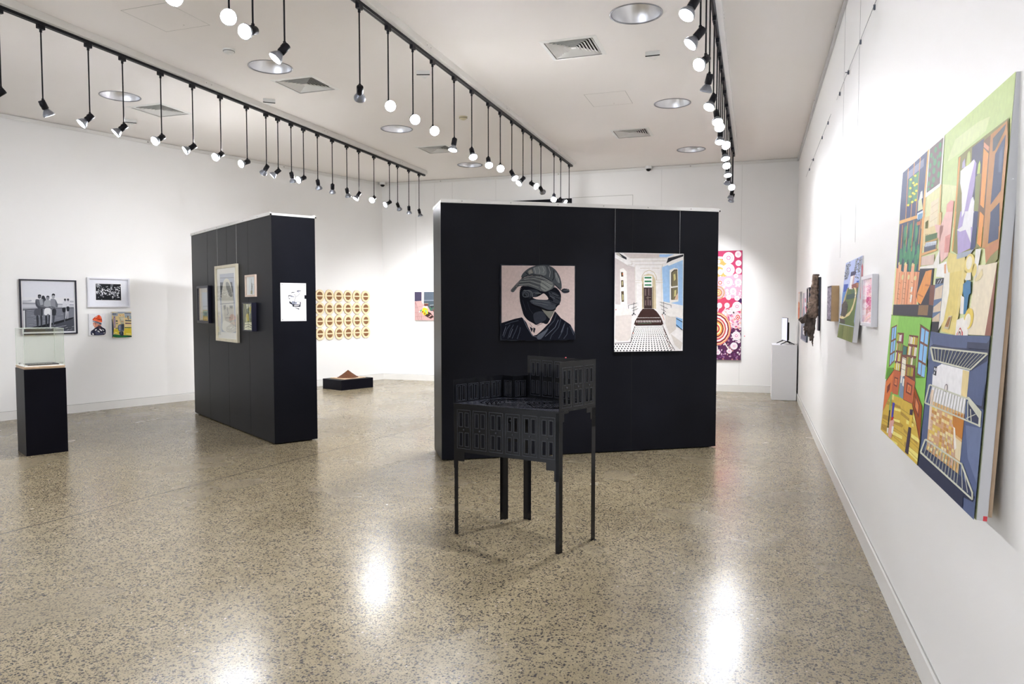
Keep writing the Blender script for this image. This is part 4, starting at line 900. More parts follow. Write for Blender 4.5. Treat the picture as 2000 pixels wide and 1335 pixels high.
rings += [(rnd.uniform(-430, 0), rnd.uniform(80, 1270), rnd.uniform(25, 70), rnd.uniform(25, 70)) for _ in range(40)]
A.E('#fbf7f8', *[(x, y, a, b) for x, y, a, b in rings]); A.E('#eeb6c8', *[(x, y, a*.72, b*.72) for x, y, a, b in rings]); A.E('#fbf7f8', *[(x, y, a*.62, b*.62) for x, y, a, b in rings]); A.E('#d9669a', *[(x, y, a*.36, b*.36) for x, y, a, b in rings]); A.E('#f6e3ee', *[(x, y, a*.24, b*.24) for x, y, a, b in rings])
A.E('#d84a3c', (80, 422, 22, 24), (270, 812, 24, 30), (115, 1075, 24, 24)); A.E('#f5d9d4', (80, 422, 13, 14), (270, 812, 15, 19), (115, 1075, 12, 12)); A.E('#c23c3c', (270, 812, 8, 10))
for c, s in (('#e8826e', 1.12), ('#f3d79a', 1.04), ('#8a1e3a', .98), ('#f6e6e6', .88), ('#c2304a', .76), ('#f0c0a0', .68), ('#7c1b34', .58), ('#f2a04a', .5), ('#efe3b0', .40), ('#c23c4a', .30), ('#f6d98a', .2)):
    A.E(c, (35, 945, 148*s, 172*s), (60, 535, 66*s, 70*s))
A.build(t)
m = MB(); m.lathe([(.008, 0), (.008, .002)], 12, Matrix.Translation((.055+w, 0, .42)) @ Matrix.Rotation(PI/2, 4, 'X'), cap1=True); m.build('sold_sticker', M_RED, t)

# ------------------------------------------------------------------ right wall pictures (largest, nearest the viewer)
tilt = math.atan2(.059, 1.231)
t = thing('interiors_painting', 'very large colourful canvas of rooms, wardrobe and balconies, leaning out from the wall', 'painting', (.628, 3.877, .898), -PI/2, None, -tilt)
w, h = 1.567, 1.235
m = MB(); m.bbox(0, w, -.028, 0, 0, h, .003); m.build('canvas', M_CANVAS, t)
m = MB(); m.sheet([.01, .05, w-.05, w-.01], [.01, .05, h-.05, h-.01], lambda a, b: not (.05 < a < w-.05 and .05 < b < h-.05), 0, .012); m.box(w/2-.02, w/2+.02, 0, .011, .05, h-.05); m.build('stretcher_bar', M_WOOD, t)
for x in (.75, 1.50):
    m = MB(); m.tube([(x, .012, .82), (x, .016+(.008), h), (x, -.055+.07+.004, h+.45), (x, -.02, h+1.75)], .0008, 5); m.build('hanging_wire', M_WIRE, t)
m = MB(); m.tube([(w, .006, .83), (w+.015, .012, .82), (w+.022, .006, .76), (w+.008, .01, .72), (w+.012, .006, .80), (w, .006, .78)], .0014, 5); m.build('wire_knot', M_WIRE, t)
m = MB(); m.box(w-.0005, w+.0006, -.012, -.002, .0, .014); m.build('red_paint_smear', M_RED, t)
def PA(*p): return [(1680+x/4.172, 130+y/4.172) for x, y in p]
def PB(*p): return [(1680+x/4.172, 420+y/4.172) for x, y in p]
def PC(*p): return [(1680+x/3.926, 720+y/3.926) for x, y in p]
def EA(f, *e): return [((f((x, y))[0])+(rx/4.172, ry/4.172)+tuple(r)) for x, y, rx, ry, *r in e]
A = Art([(1708.3, 341), (1889.7, 148.7), (1906.7, 1016.7), (1723.8, 838.4)], 0, w, 0, h, -.0283, eps=.00005)
A.P('#e3e9b0', [(1700, 341), (1889.7, 140), (1910, 1030), (1720, 840)])
A.P('#c9dd94', PA((400, 560), (880, 40), (890, 460), (520, 765), (530, 1000), (410, 980)))
A.P('#dce9ae', PA((480, 620), (640, 480), (720, 440), (700, 560), (540, 720), (440, 800)))
A.P('#253569', PA((110, 880), (288, 690), (303, 1335), (138, 1340)))
A.P('#2c4f62', PB((136, 100), (318, 20), (332, 480), (155, 480)))
A.P('#3c2f5c', PB((136, 100), (170, 90), (175, 430), (152, 480)))
A.P('#8087a6', PA((150, 880), (265, 765), (268, 832), (157, 938)))
A.Ls('#e0a055', 1.1, PA((155, 846), (178, 1270)), PA((195, 795), (215, 1260)), PA((235, 755), (250, 1230)), PB((160, 95), (172, 420)), PB((197, 75), (205, 420)), PB((240, 60), (250, 420)), PB((290, 40), (298, 400)))
A.P('#3f8a55', PA((168, 935), (238, 870), (245, 1105), (180, 1155))); A.P('#2c6a4a', PA((190, 925), (205, 910), (215, 1130), (198, 1140)))
A.E('#efe53c', *EA(PA, *[(x, y, 9, 10) for x, y in ((183, 937), (213, 907), (187, 1007), (217, 985), (190, 1075), (210, 1048), (230, 975), (185, 1145), (212, 1120), (236, 1105), (205, 965), (233, 1030), (196, 1075), (222, 1055))]))
A.P('#ecb264', PA((284, 700), (297, 690), (318, 1340), (300, 1340)), PA((136, 1270), (306, 1213), (306, 1240), (138, 1298))); A.P('#ecb264', PB((300, 0), (318, 0), (330, 470), (315, 470)))
A.P('#3f8f66', *[PB((x, y), (x+14, y-22), (x+26, y+60), (x+20, y+150), (x+6, y+130)) for x, y in ((175, 120), (215, 100), (255, 90), (180, 230), (215, 250), (250, 240), (285, 270), (160, 300), (200, 330), (235, 330), (275, 350))])
A.P('#5aa874', *[PB((x, y), (x+5, y-10), (x+9, y+80), (x+4, y+90)) for x, y in ((190, 110), (232, 180), (268, 120), (196, 270), (236, 290), (262, 280), (296, 290), (215, 210))]); A.P('#1f4a44', *[PB((x, y), (x+6, y-6), (x+8, y+70), (x+2, y+80)) for x, y in ((170, 160), (208, 150), (246, 200), (276, 220), (226, 380), (186, 380))])
A.P('#dfe8f3', PA((260, 1215), (302, 1190), (304, 1240), (264, 1262))); A.P('#6fa0c8', PB((266, 15), (300, 0), (301, 45), (268, 62))); A.P('#d9ddb4', PA((258, 1110), (280, 1090), (298, 1180), (262, 1200))); A.P('#f2f0e6', PA((268, 1040), (280, 1030), (288, 1090), (262, 1110))); A.P('#c6744c', PB((265, 75), (295, 65), (295, 95), (268, 105)))
A.P('#f2a477', PB((152, 440), (200, 475), (332, 480), (332, 748), (165, 736), (155, 560)))
A.P('#f7bb8e', *[PB((x, 420-(i % 2)*10), (x+22, 415), (x+28, 740), (x+4, 738)) for i, x in enumerate((165, 208, 262))]); A.Ls('#a4593a', .8, *[PB((x, 480), (x+6, 740)) for x in (180, 215, 232, 252, 292, 314)], *[PB((x, y), (x+16, y+8)) for x in (180, 222, 270) for y in (560, 610, 650, 690)])
A.E('#e8d79a', *EA(PB, (168, 408, 6, 14), (216, 412, 7, 14), (270, 420, 7, 14), (206, 520, 8, 22), (250, 520, 8, 22), (300, 530, 10, 20))); A.P('#f7f3ea', PB((278, 600), (290, 600), (288, 640), (276, 640)), PB((280, 660), (293, 668), (290, 728), (280, 720)))
A.P('#e9e7ae', PA((318, 1060), (420, 980), (440, 1340), (330, 1340))); A.P('#ecd8a0', PB((318, 40), (440, 0), (440, 130), (430, 310), (330, 310)))
A.P('#f7f6f2', PA((297, 683), (400, 583), (417, 990), (308, 1090))); A.P('#6d605e', PA((302, 692), (392, 600), (404, 975), (314, 1050)))
A.E('#4f9060', *EA(PA, *[(x, y, rx, ry) for x, y, rx, ry in ((318, 745, 9, 22), (345, 700, 9, 24), (375, 665, 9, 26), (318, 830, 8, 24), (350, 800, 12, 30), (382, 740, 10, 26), (320, 900, 8, 22), (350, 870, 11, 28), (380, 820, 10, 30), (322, 975, 8, 22), (355, 945, 11, 26), (388, 905, 10, 28), (325, 1020, 8, 14), (350, 990, 9, 16), (335, 770, 6, 18), (366, 760, 6, 18))]))
A.Ls('#efc07a', 1.8, PA((412, 985), (438, 1335)), PB((440, 0), (445, 120)))
A.P('#f2e3c0', PA((355, 1130), (410, 1090), (420, 1310), (360, 1335))); A.Ls('#d9c08c', .7, PA((362, 1170), (408, 1130)), PA((364, 1230), (412, 1190)), PA((362, 1290), (414, 1250)))
A.P('#f1afa6', PA((475, 1150), (500, 1115), (525, 1125), (527, 1340), (475, 1340))); A.P('#f5c8bf', PB((440, 130), (475, 0), (527, 0), (532, 350), (480, 410), (450, 300)), PB((400, 100), (470, 110), (455, 240), (430, 200))); A.P('#e89e94', PB((490, 200), (525, 180), (532, 330), (495, 330))); A.Ls('#cf8a80', .5, *[PB((500+i*7, 210), (503+i*7, 325)) for i in range(5)])
A.P('#8b8a48', PB((335, 75), (350, 60), (352, 120), (337, 130)), PA((330, 1290), (350, 1270), (352, 1340), (332, 1340))); A.P('#5e8250', PB((342, 190), (428, 165), (432, 232), (345, 250))); A.Ls('#3c5c3a', .8, *[PB((345+i*12, 175), (350+i*12, 240)) for i in range(7)]); A.P('#c9a05c', PB((345, 240), (432, 210), (432, 225), (345, 258)))
A.P('#585d6e', PB((342, 272), (425, 262), (428, 302), (345, 328))); A.P('#dbe3ec', PB((350, 245), (428, 232), (432, 262), (345, 280))); A.Ls('#6d7590', .7, *[PB((355+i*12, 250), (352+i*12, 285)) for i in range(7)])
A.P('#e3b070', PB((325, 330), (440, 295), (440, 312), (328, 352))); A.P('#e8cfc0', PB((332, 360), (425, 340), (430, 425), (335, 430))); A.P('#faf7ef', PB((328, 440), (425, 425), (460, 300), (470, 420), (460, 455), (328, 458)))
A.P('#2d2a36', PB((330, 455), (432, 455), (434, 590), (462, 590), (463, 755), (350, 748), (325, 680))); A.P('#f0a050', PB((375, 478), (420, 465), (420, 585), (365, 745), (335, 720), (330, 655))); A.P('#cf7f3a', PB((385, 580), (420, 590), (410, 600), (380, 596)), PB((335, 655), (380, 680), (375, 690), (333, 665))); A.P('#7c4a3a', PB((420, 590), (461, 592), (462, 755), (425, 750)))
A.P('#34343f', PB((163, 740), (350, 745), (465, 756), (467, 858), (380, 845), (166, 822))); A.P('#8f6e4c', PB((352, 750), (425, 752), (425, 836), (352, 830)))
# wardrobe
A.P('#8e8a4c', PA((523, 768), (600, 690), (868, 455), (890, 700), (905, 1340), (553, 1340))); A.P('#8e8a4c', PB((553, 0), (905, 0), (908, 240), (800, 310), (745, 300), (700, 325), (600, 352), (560, 322)))
A.P('#e6a85c', PA((528, 770), (540, 760), (556, 1340), (545, 1340))); A.P('#e6a85c', PB((545, 0), (555, 0), (562, 322), (552, 320)))
A.P('#4a4a63', PA((620, 690), (702, 618), (716, 1340), (655, 1340)))
A.P('#c3cf7c', PA((590, 740), (600, 715), (612, 740), (622, 850), (588, 850))); A.P('#b9b3cf', PA((560, 810), (575, 775), (585, 850), (560, 860)))
A.P('#b9a9db', PA((600, 840), (645, 785), (665, 820), (668, 1000), (655, 1200), (640, 1340), (585, 1340), (598, 1100))); A.P('#b9a9db', PB((585, 0), (690, 0), (692, 300), (600, 348), (578, 160)))
A.P('#f7f6fc', PA((553, 880), (580, 850), (610, 830), (640, 790), (652, 800), (630, 980), (615, 1220), (600, 1260), (580, 1060), (560, 980)))
A.P('#c8da78', PA((680, 830), (688, 795), (697, 830), (700, 905), (678, 910))); A.P('#8f9455', PA((672, 935), (685, 910), (708, 905), (718, 1250), (690, 1260)))
A.P('#f7f6fb', PA((655, 1110), (668, 1092), (682, 1130), (688, 1340), (616, 1340), (622, 1215), (640, 1230))); A.P('#f7f6fb', PB((620, 0), (660, 0), (668, 30), (690, 260), (640, 150), (600, 165), (575, 150), (612, 120)))
A.P('#29376b', PA((686, 1225), (718, 1225), (722, 1340), (688, 1340))); A.P('#29376b', PB((690, 0), (722, 5), (726, 290), (710, 320), (690, 310)))
A.P('#7c5a34', PA((702, 640), (760, 580), (775, 1340), (722, 1340))); A.P('#f4a24a', PA((708, 700), (748, 745), (758, 1190), (728, 1160)), PA((735, 1215), (765, 1250), (768, 1340), (738, 1340))); A.P('#f4a24a', PB((732, 5), (764, 45), (770, 300), (736, 262))); A.P('#e7a37c', PA((706, 650), (748, 690), (748, 725), (708, 690)))
A.P('#c98f52', PA((750, 590), (862, 480), (890, 700), (905, 1340), (775, 1340))); A.P('#c98f52', PB((772, 0), (905, 0), (908, 240), (800, 305), (778, 300)))
A.P('#4a4f52', PA((770, 620), (855, 505), (850, 560), (795, 720), (778, 730))); A.P('#37456a', PA((800, 750), (862, 590), (872, 1050), (806, 1165))); A.P('#5c6a8c', PA((830, 740), (850, 690), (858, 900), (838, 900))); A.P('#37456a', PA((812, 1225), (872, 1145), (890, 1340), (822, 1340))); A.P('#37456a', PB((815, 10), (878, 0), (892, 232), (820, 270)))
A.P('#c9875a', PB((800, 305), (905, 235), (915, 320), (880, 400), (820, 430))); A.P('#8d8c4e', PB((815, 440), (850, 370), (915, 300), (912, 380), (880, 445), (840, 452)))
# bedroom floor
A.P('#ecd988', PB((532, 330), (600, 352), (660, 350), (675, 600), (650, 1000), (545, 968), (525, 700))); A.P('#ead57c', PB((545, 500), (650, 480), (640, 900), (550, 880)))
A.P('#f2e5ca', PB((740, 440), (815, 440), (905, 420), (930, 520), (880, 1012), (735, 1000), (745, 700))); A.P('#96604f', PB((905, 420), (915, 430), (935, 1018), (872, 1012), (890, 700)))
A.P('#abb4c4', PB((598, 345), (720, 310), (690, 362), (600, 387))); A.P('#fbfaf6', PB((460, 430), (525, 402), (548, 490), (530, 535), (460, 525))); A.P('#f6f2e6', PB((522, 490), (560, 492), (572, 650), (555, 880), (522, 960)))
A.P('#e8a87a', PB((512, 430), (526, 420), (532, 500), (520, 500)))
A.P('#62799e', PB((460, 540), (522, 535), (525, 885), (468, 890))); A.P('#dcc8ae', PB((465, 620), (520, 590), (521, 700), (465, 712)), PB((468, 770), (521, 720), (522, 805), (468, 815)), PB((468, 860), (520, 815), (523, 888), (468, 888))); A.P('#23242c', PB((462, 545), (520, 535), (520, 580), (462, 585)), PB((466, 890), (523, 890), (523, 975), (468, 965))); A.Ls('#cfd4e0', 1, PB((475, 580), (490, 550)), PB((495, 580), (508, 545)))
A.P('#f5f3ec', PB((735, 310), (775, 310), (770, 420), (760, 540), (740, 530))); A.P('#ecdba6', PB((755, 560), (800, 470), (810, 520), (790, 560), (760, 575)))
A.E('#f2dc84', *EA(PB, (702, 430, 38, 85), (742, 480, 18, 55), (680, 520, 14, 35))); A.E('#f5ecd2', *EA(PB, (698, 420, 22, 55))); A.P('#f7f3ea', PB((680, 560), (690, 500), (720, 500), (725, 560), (705, 560)))
A.P('#327aa8', PB((671, 592), (700, 560), (726, 572), (735, 665), (722, 680), (718, 832), (697, 835), (690, 700), (676, 668))); A.P('#f5efe8', PB((665, 680), (690, 700), (697, 835), (670, 830)), PB((652, 880), (700, 860), (748, 975), (752, 1115), (655, 1112)))
A.E('#f1d35a', *EA(PB, (742, 870, 34, 85))); A.E('#f6efdc', *EA(PB, (735, 890, 22, 60))); A.P('#f7f2ea', PB((680, 870), (735, 890), (740, 980), (700, 930)))
A.P('#c62b32', PB((668, 1110), (665, 990), (685, 940), (708, 980), (722, 1112))); A.E('#f7f0ea', *EA(PB, (686, 1008, 16, 52))); A.E('#6a3a3a', *EA(PB, (685, 1008, 11, 38))); A.E('#d6c9c2', *EA(PB, (684, 1010, 7, 26)))
A.P('#d8cdb0', PB((565, 945), (590, 845), (614, 845), (600, 955))); A.P('#a8743f', PB((570, 930), (592, 855), (608, 855), (596, 935))); A.Ls('#6a4a2c', .6, PB((578, 915), (594, 870), (602, 870), (592, 915), (578, 915)))
# slate facade with balconies
A.P('#56648a', PB((466, 965), (560, 985), (650, 1005), (752, 1012), (935, 1018), (945, 1335)), PC((440, 40), (905, 40), (900, 1180), (880, 1170), (458, 745), (452, 500)))
A.P('#56648a', PB((466, 965), (560, 985), (655, 1003), (935, 1018), (945, 1300), (480, 1300)))
A.P('#6d7ba0', PC((760, 450), (880, 480), (885, 900), (800, 700)), PB((470, 1000), (500, 1080), (480, 1200), (470, 1180)))
A.P('#39425f', PB((480, 1085), (500, 1070), (640, 1100), (935, 1130), (935, 1145), (915, 1220), (800, 1295), (520, 1210)), PB((752, 1012), (925, 1018), (935, 1140), (752, 1115)))
A.P('#57658b', PB((752, 1012), (930, 1018), (900, 1075), (752, 1060)))
A.P('#f5f4f6', PC((515, 0), (545, -20), (745, 40), (745, 365), (700, 350), (500, 262), (490, 60))); A.P('#ecd79c', PC((698, 30), (745, 45), (748, 250), (705, 240)))
A.P('#22242c', PC((492, 0), (515, 0), (515, 70), (494, 60))); A.P('#e9eef2', PC((496, 8), (502, 8), (502, 28), (497, 28)), PC((507, 12), (512, 12), (512, 34), (507, 32)), PC((497, 38), (503, 38), (503, 58), (498, 56)))
A.P('#e0b67a', PC((495, 255), (620, 310), (745, 365), (750, 835), (690, 780), (505, 645))); A.P('#f0d8c0', PC((490, 170), (515, 180), (520, 480), (500, 470)))
cols = ['#efdc96', '#d8a983', '#cf9552', '#f3e3b4', '#e5c65e', '#d9b39a']
rnd = random.Random(5); qs = {c: [] for c in cols}
for i in range(10):
    for j in range(16):
        x = 512+i*19; y = 300+j*25+i*11
        if y > 620+ (x-505)*.75: continue
        qs[cols[rnd.randrange(6)]].append(PC((x, y), (x+17, y+9), (x+18, y+32), (x+1, y+22)))
for c in cols: A.P(c, *qs[c])
A.P('#c8802f', PC((662, 352), (746, 372), (748, 560), (700, 520), (670, 440))); A.P('#e9d9b4', PC((700, 540), (748, 580), (750, 720), (712, 690))); A.P('#f7f0e6', PC((678, 460), (690, 470), (715, 620), (700, 640)))
A.Ls('#c7a6a8', .7, *[PC((600+i*22, 480+i*20), (630+i*22, 640+i*26)) for i in range(5)])
A.E('#8c7c84', *[(1680+595/3.926, 720+165/3.926, 3, 8)]); A.E('#efe9e4', *[(1680+595/3.926, 720+165/3.926, 2, 6)])
def balcony(top, bot, nb, dark=None):
    if dark: A.P(dark, top+bot[::-1])
    bars = []
    for k in range(1, nb):
        f = k/nb; a = (top[0][0]+(top[1][0]-top[0][0])*f, top[0][1]+(top[1][1]-top[0][1])*f); b = (bot[0][0]+(bot[1][0]-bot[0][0])*f, bot[0][1]+(bot[1][1]-bot[0][1])*f); bars.append([a, b])
    return bars
b1t, b1b = PB((485, 1095), (915, 1160)), PB((515, 1200), (800, 1285))
A.Ls('#b9bba8', 1.2, *balcony(b1t, b1b, 15)); A.Ls('#d3d4c2', 3.2, b1t, b1b, [b1t[0], b1b[0]], [b1t[1], b1b[1]])
A.P('#2b3453', PC((870, 100), (882, 110), (880, 340), (840, 320), (770, 280), (860, 310))); 
b2t, b2b = PC((478, 135), (765, 255)), PC((460, 272), (868, 462))
A.Ls('#c9c9bf', 1.1, *balcony(b2t, PC((462, 275), (760, 412)), 14)); A.P('#2d3656', PC((762, 262), (860, 380), (862, 452), (770, 405)))
A.Ls('#d3d4c2', 2.8, b2t, b2b, [b2t[0], b2b[0]]); A.P('#d3d4c2', PC((752, 235), (768, 240), (865, 352), (868, 470), (852, 462), (850, 400), (770, 290))); A.Ls('#d3d4c2', 1.6, PC((760, 270), (775, 415)), PC((785, 330), (800, 425)), PC((825, 370), (762, 400)))
A.P('#252d4a', PC((458, 660), (500, 650), (880, 990), (870, 1030), (800, 990), (805, 1075), (455, 742)))
b3t, b3b = PC((492, 548), (768, 745)), PC((468, 645), (868, 1012))
A.P('#323c5c', PC((500, 620), (760, 825), (850, 940), (868, 1000), (470, 650)))
A.Ls('#b9bba8', 1.1, *balcony(b3t, PC((470, 645), (770, 915)), 13)); A.Ls('#d3d4c2', 3.0, b3t, b3b, [b3t[0], b3b[0]], PC((762, 735), (862, 960)), PC((862, 955), (868, 1015))); A.Ls('#c9c9bf', 1.3, PC((768, 760), (790, 930)), PC((790, 800), (830, 960)))
# library
A.P('#8ccc58', PB((166, 822), (380, 845), (468, 858), (470, 1340), (172, 1340)), PC((168, 0), (448, 0), (456, 300), (458, 745), (172, 468)))
A.P('#a3d76a', PB((170, 826), (222, 836), (226, 960), (176, 930)))
A.P('#7b4a3e', PB((176, 925), (216, 903), (226, 1200), (190, 1248)), PB((390, 908), (466, 960), (467, 1340), (405, 1312)))
A.P('#8fc8f4', *[PB(*q) for q in (((183, 932), (196, 925), (200, 1020), (187, 1030)), ((200, 924), (213, 917), (217, 1012), (204, 1018)), ((187, 1045), (200, 1036), (204, 1125), (191, 1135)), ((204, 1034), (218, 1026), (221, 1110), (208, 1120)), ((191, 1150), (204, 1140), (206, 1215), (194, 1230)), ((208, 1138), (221, 1128), (223, 1190), (210, 1208)),
    ((402, 932), (428, 950), (430, 1055), (405, 1042)), ((434, 955), (460, 972), (462, 1075), (436, 1060)), ((405, 1060), (430, 1074), (433, 1205), (408, 1190)), ((436, 1078), (462, 1092), (463, 1225), (438, 1210)), ((408, 1208), (433, 1222), (435, 1318), (411, 1300)), ((438, 1228), (464, 1242), (465, 1335), (440, 1325)))])
A.P('#7a4238', PB((226, 968), (276, 972), (316, 988), (386, 1000), (390, 1340), (234, 1340)), PC((205, 0), (365, 0), (378, 115), (220, 20)))
bc = ['#f3efd8', '#e3d23a', '#7fa04a', '#8e2c5c', '#d8b43a', '#efe9ea', '#b8a24a']
qs = {c: [] for c in bc}; rnd = random.Random(9)
for x0, x1, rows in ((230, 275, ((975, 1035), (1048, 1110), (1125, 1195), (1205, 1285))), (318, 384, ((995, 1060), (1075, 1150), (1162, 1225), (1240, 1315)))):
    for (ya, yb) in rows:
        x = x0
        while x < x1-3:
            wd = rnd.uniform(4, 9); sk = (x-x0)*.22; top = ya+sk+rnd.uniform(0, 10)
            qs[bc[rnd.randrange(7)]].append(PB((x, top), (x+wd, top), (x+wd, yb+sk), (x, yb+sk))); x += wd+1
for c in bc: A.P(c, *qs[c])
A.P('#8ccc58', PB((276, 972), (316, 988), (316, 1085), (280, 1070))); A.P('#3f7f72', PB((282, 1078), (310, 1085), (312, 1150), (284, 1148))); A.P('#f5efdc', PB((284, 1165), (314, 1180), (318, 1320), (288, 1330))); A.Ls('#4a3a36', .7, PB((284, 1170), (314, 1190)), PB((284, 1215), (316, 1232)), PB((286, 1260), (318, 1275)))
A.P('#d9b848', PC((172, 330), (222, 205), (310, 240), (375, 275), (455, 545), (460, 745), (172, 468)))
A.P('#b8933a', *[PC(*q) for q in (((200, 250), (290, 290), (300, 312), (195, 275)), ((178, 350), (270, 385), (330, 440), (320, 455), (176, 380)), ((300, 330), (400, 420), (410, 445), (300, 355)), ((175, 420), (240, 450), (330, 530), (330, 550), (175, 460)), ((330, 460), (440, 560), (445, 590), (340, 490)), ((350, 560), (455, 660), (458, 690), (350, 590)))])
A.P('#f2e684', *[PC(*q) for q in (((245, 300), (298, 318), (298, 335), (245, 320)), ((245, 380), (300, 400), (302, 420), (247, 400)), ((345, 395), (400, 430), (402, 455), (347, 425)), ((250, 470), (330, 520), (330, 545), (252, 500)), ((390, 500), (450, 545), (452, 575), (392, 530)), ((250, 540), (300, 570), (302, 610), (255, 560)), ((385, 600), (455, 660), (457, 720), (388, 650)), ((225, 200), (240, 205), (240, 245), (226, 240)), ((395, 330), (430, 440), (420, 450), (392, 400)))])
A.Ls('#9a7a2c', .6, PC((180, 395), (330, 500), (455, 620)), PC((178, 440), (330, 575), (458, 700)), PC((225, 260), (380, 370), (450, 500)))
A.P('#c8653a', PC((170, 98), (220, 15), (268, 32), (266, 208), (218, 190), (172, 330)), PC((300, 58), (378, 110), (378, 278), (308, 242))); A.P('#e07c3c', PC((172, 110), (218, 25), (218, 190), (175, 322)), PC((376, 150), (446, 300), (458, 745), (452, 560), (375, 280)), PC((376, 155), (446, 300), (457, 560), (372, 262)))
A.P('#7c3326', *[PC(*q) for q in (((228, 68), (256, 80), (254, 148), (228, 130)), ((320, 110), (362, 138), (362, 215), (320, 190)), ((185, 140), (205, 110), (204, 165), (187, 195)), ((388, 205), (425, 285), (430, 385), (392, 300)))]); A.P('#e58a50', *[PC(*q) for q in (((233, 80), (251, 88), (250, 134), (233, 124)), ((328, 128), (354, 146), (354, 198), (328, 182)), ((395, 232), (420, 290), (423, 355), (398, 300)))]); A.P('#c8653a', PC((237, 90), (246, 94), (246, 122), (237, 116)), PC((335, 140), (347, 148), (347, 185), (335, 178)))
A.P('#7a90ac', PC((268, 60), (300, 75), (306, 240), (275, 215))); A.P('#f4efe0', PC((275, 60), (285, 60), (284, 120), (275, 115)), PC((290, 80), (300, 90), (300, 145), (291, 135)))
A.P('#8fae5c', PC((213, 185), (226, 180), (228, 330), (216, 330))); A.P('#20222c', PC((217, 320), (226, 322), (225, 452), (219, 452))); A.P('#f4f0ea', PC((216, 452), (228, 455), (228, 495), (218, 490)))
A.P('#3a36b4', PC((236, 262), (252, 268), (250, 380), (238, 372))); A.P('#d0202c', PC((238, 376), (256, 372), (250, 402), (240, 415))); A.P('#e0a9a0', PC((232, 400), (262, 395), (256, 535), (230, 515))); A.P('#f7f4f2', PC((250, 440), (264, 445), (262, 500), (250, 490)))
A.P('#3c2a44', PC((364, 318), (386, 322), (386, 370), (366, 360)), PC((368, 445), (388, 460), (386, 662), (362, 640))); A.P('#e2c348', PC((368, 360), (388, 365), (388, 460), (368, 450)))
A.Ls('#4a3424', .7, PC((172, 98), (220, 14), (268, 30)), PC((300, 56), (380, 110), (380, 278)), PC((380, 150), (447, 300), (459, 560), (459, 745)), PC((308, 242), (375, 278), (455, 548)), PB((390, 905), (468, 960)), PB((166, 824), (378, 848)))
A.build(t)

# ---- small white frame with pink print
p, rz = wallframe(5.03, 0, 1.379, 'right')
t = thing('framed_print', 'small white box-framed pink print beside the very large colourful canvas', 'framed print', p, rz)
w, h = .45, .306
frame_bars(w, h, .022, -.034, -.001, M_FRWHT, t)
A = Art([(865, 365), (995, 335), (1000, 965), (870, 945)], 0, w, 0, h, -.014, clip=(.02, w-.02, .02, h-.02))
A.P('#f3eef0', [(850, 320), (1010, 320), (1010, 980), (850, 980)]); A.P('#f0cfd6', [(888, 410), (980, 385), (985, 905), (892, 900)])
A.P('#cf86b0', [(890, 470), (960, 455), (980, 500), (975, 560), (895, 560)], [(893, 600), (975, 600), (978, 740), (895, 760)]); A.P('#b33a86', [(895, 610), (920, 600), (925, 700), (898, 700)], [(935, 590), (972, 600), (970, 660), (940, 660)])
rnd = random.Random(4); A.E('#f8e7ea', *[(rnd.uniform(890, 982), rnd.uniform(390, 900), rnd.uniform(2, 8), rnd.uniform(4, 14), rnd.uniform(-1, 1)) for _ in range(80)]); A.E('#c2407c', *[(rnd.uniform(890, 982), rnd.uniform(560, 760), rnd.uniform(1.5, 4), rnd.uniform(6, 18), rnd.uniform(-.4, .4)) for _ in range(34)])
for k in range(5): A.Ls(['#8a6a2c', '#c2456c', '#7e5a3a', '#c99a7a', '#a8324c'][k], 6, [(895, 830-k*14), (915, 790-k*16), (940, 775-k*16), (965, 790-k*16), (980, 830-k*14)])
A.build(t, 'print', M_PRINT); glass(w, h, .022, -.03, t, M_GLASSAR)

# ---- tilted landscape canvas
t = thing('landscape_painting', 'tilted canvas of a green headland with lighthouse and curving path, right wall', 'painting', (.634, 6.105, 1.258), -PI/2, None, -math.atan2(.05, .57))
w, h = .90, .572
m = MB(); m.bbox(0, w, -.022, .008, 0, h, .002); m.build('canvas', M_CANVAS, t)
for x in (.36, .80):
    m = MB(); m.tube([(x, .014, .42), (x, .02, h), (x, -.02, h+.9), (x, -.14, h+2.08)], .0008, 5); m.build('hanging_wire', M_WIRE, t)
A = Art([(528, 215), (697, 125), (770, 1148), (592, 1085)], 0, w, 0, h, -.0223)
A.P('#b7c4ea', [(510, 100), (720, 90), (790, 1170), (580, 1110)])
A.P('#8f97ac', [(535, 230), (560, 215), (590, 330), (580, 400), (550, 420)], [(630, 170), (650, 160), (660, 300), (640, 320)], [(668, 150), (690, 135), (705, 250), (690, 330), (672, 300)])
rnd = random.Random(8); A.E('#3c4150', *[(rnd.choice((rnd.uniform(532, 585), rnd.uniform(632, 700))), rnd.uniform(160, 400), rnd.uniform(2, 5), rnd.uniform(4, 11), rnd.uniform(-.5, .5)) for _ in range(90)])
A.P('#2f55b8', [(553, 465), (600, 460), (604, 620), (585, 690), (572, 690)], [(685, 425), (712, 418), (715, 440), (690, 445)]); A.P('#5d8fd0', [(558, 560), (600, 540), (600, 600), (575, 670), (565, 660)])
A.P('#5b7238', [(600, 510), (650, 480), (715, 440), (730, 640), (745, 900), (760, 960), (585, 930), (578, 700), (600, 600)]); A.P('#7d8548', [(585, 930), (755, 962), (772, 1150), (592, 1088)]); A.P('#6e7a3e', [(600, 940), (640, 950), (650, 1110), (600, 1090)], [(700, 955), (740, 960), (755, 1140), (715, 1130)])
A.P('#f0ecee', [(612, 360), (655, 345), (660, 520), (618, 520)]); A.P('#c9a9ae', [(640, 352), (655, 345), (660, 515), (645, 515)]); A.P('#35325c', [(605, 320), (655, 303), (664, 350), (608, 372)]); A.P('#8b3f34', [(640, 470), (700, 440), (722, 490), (700, 520), (650, 510)]); A.P('#a06a3c', [(690, 450), (715, 450), (722, 500), (700, 490)])
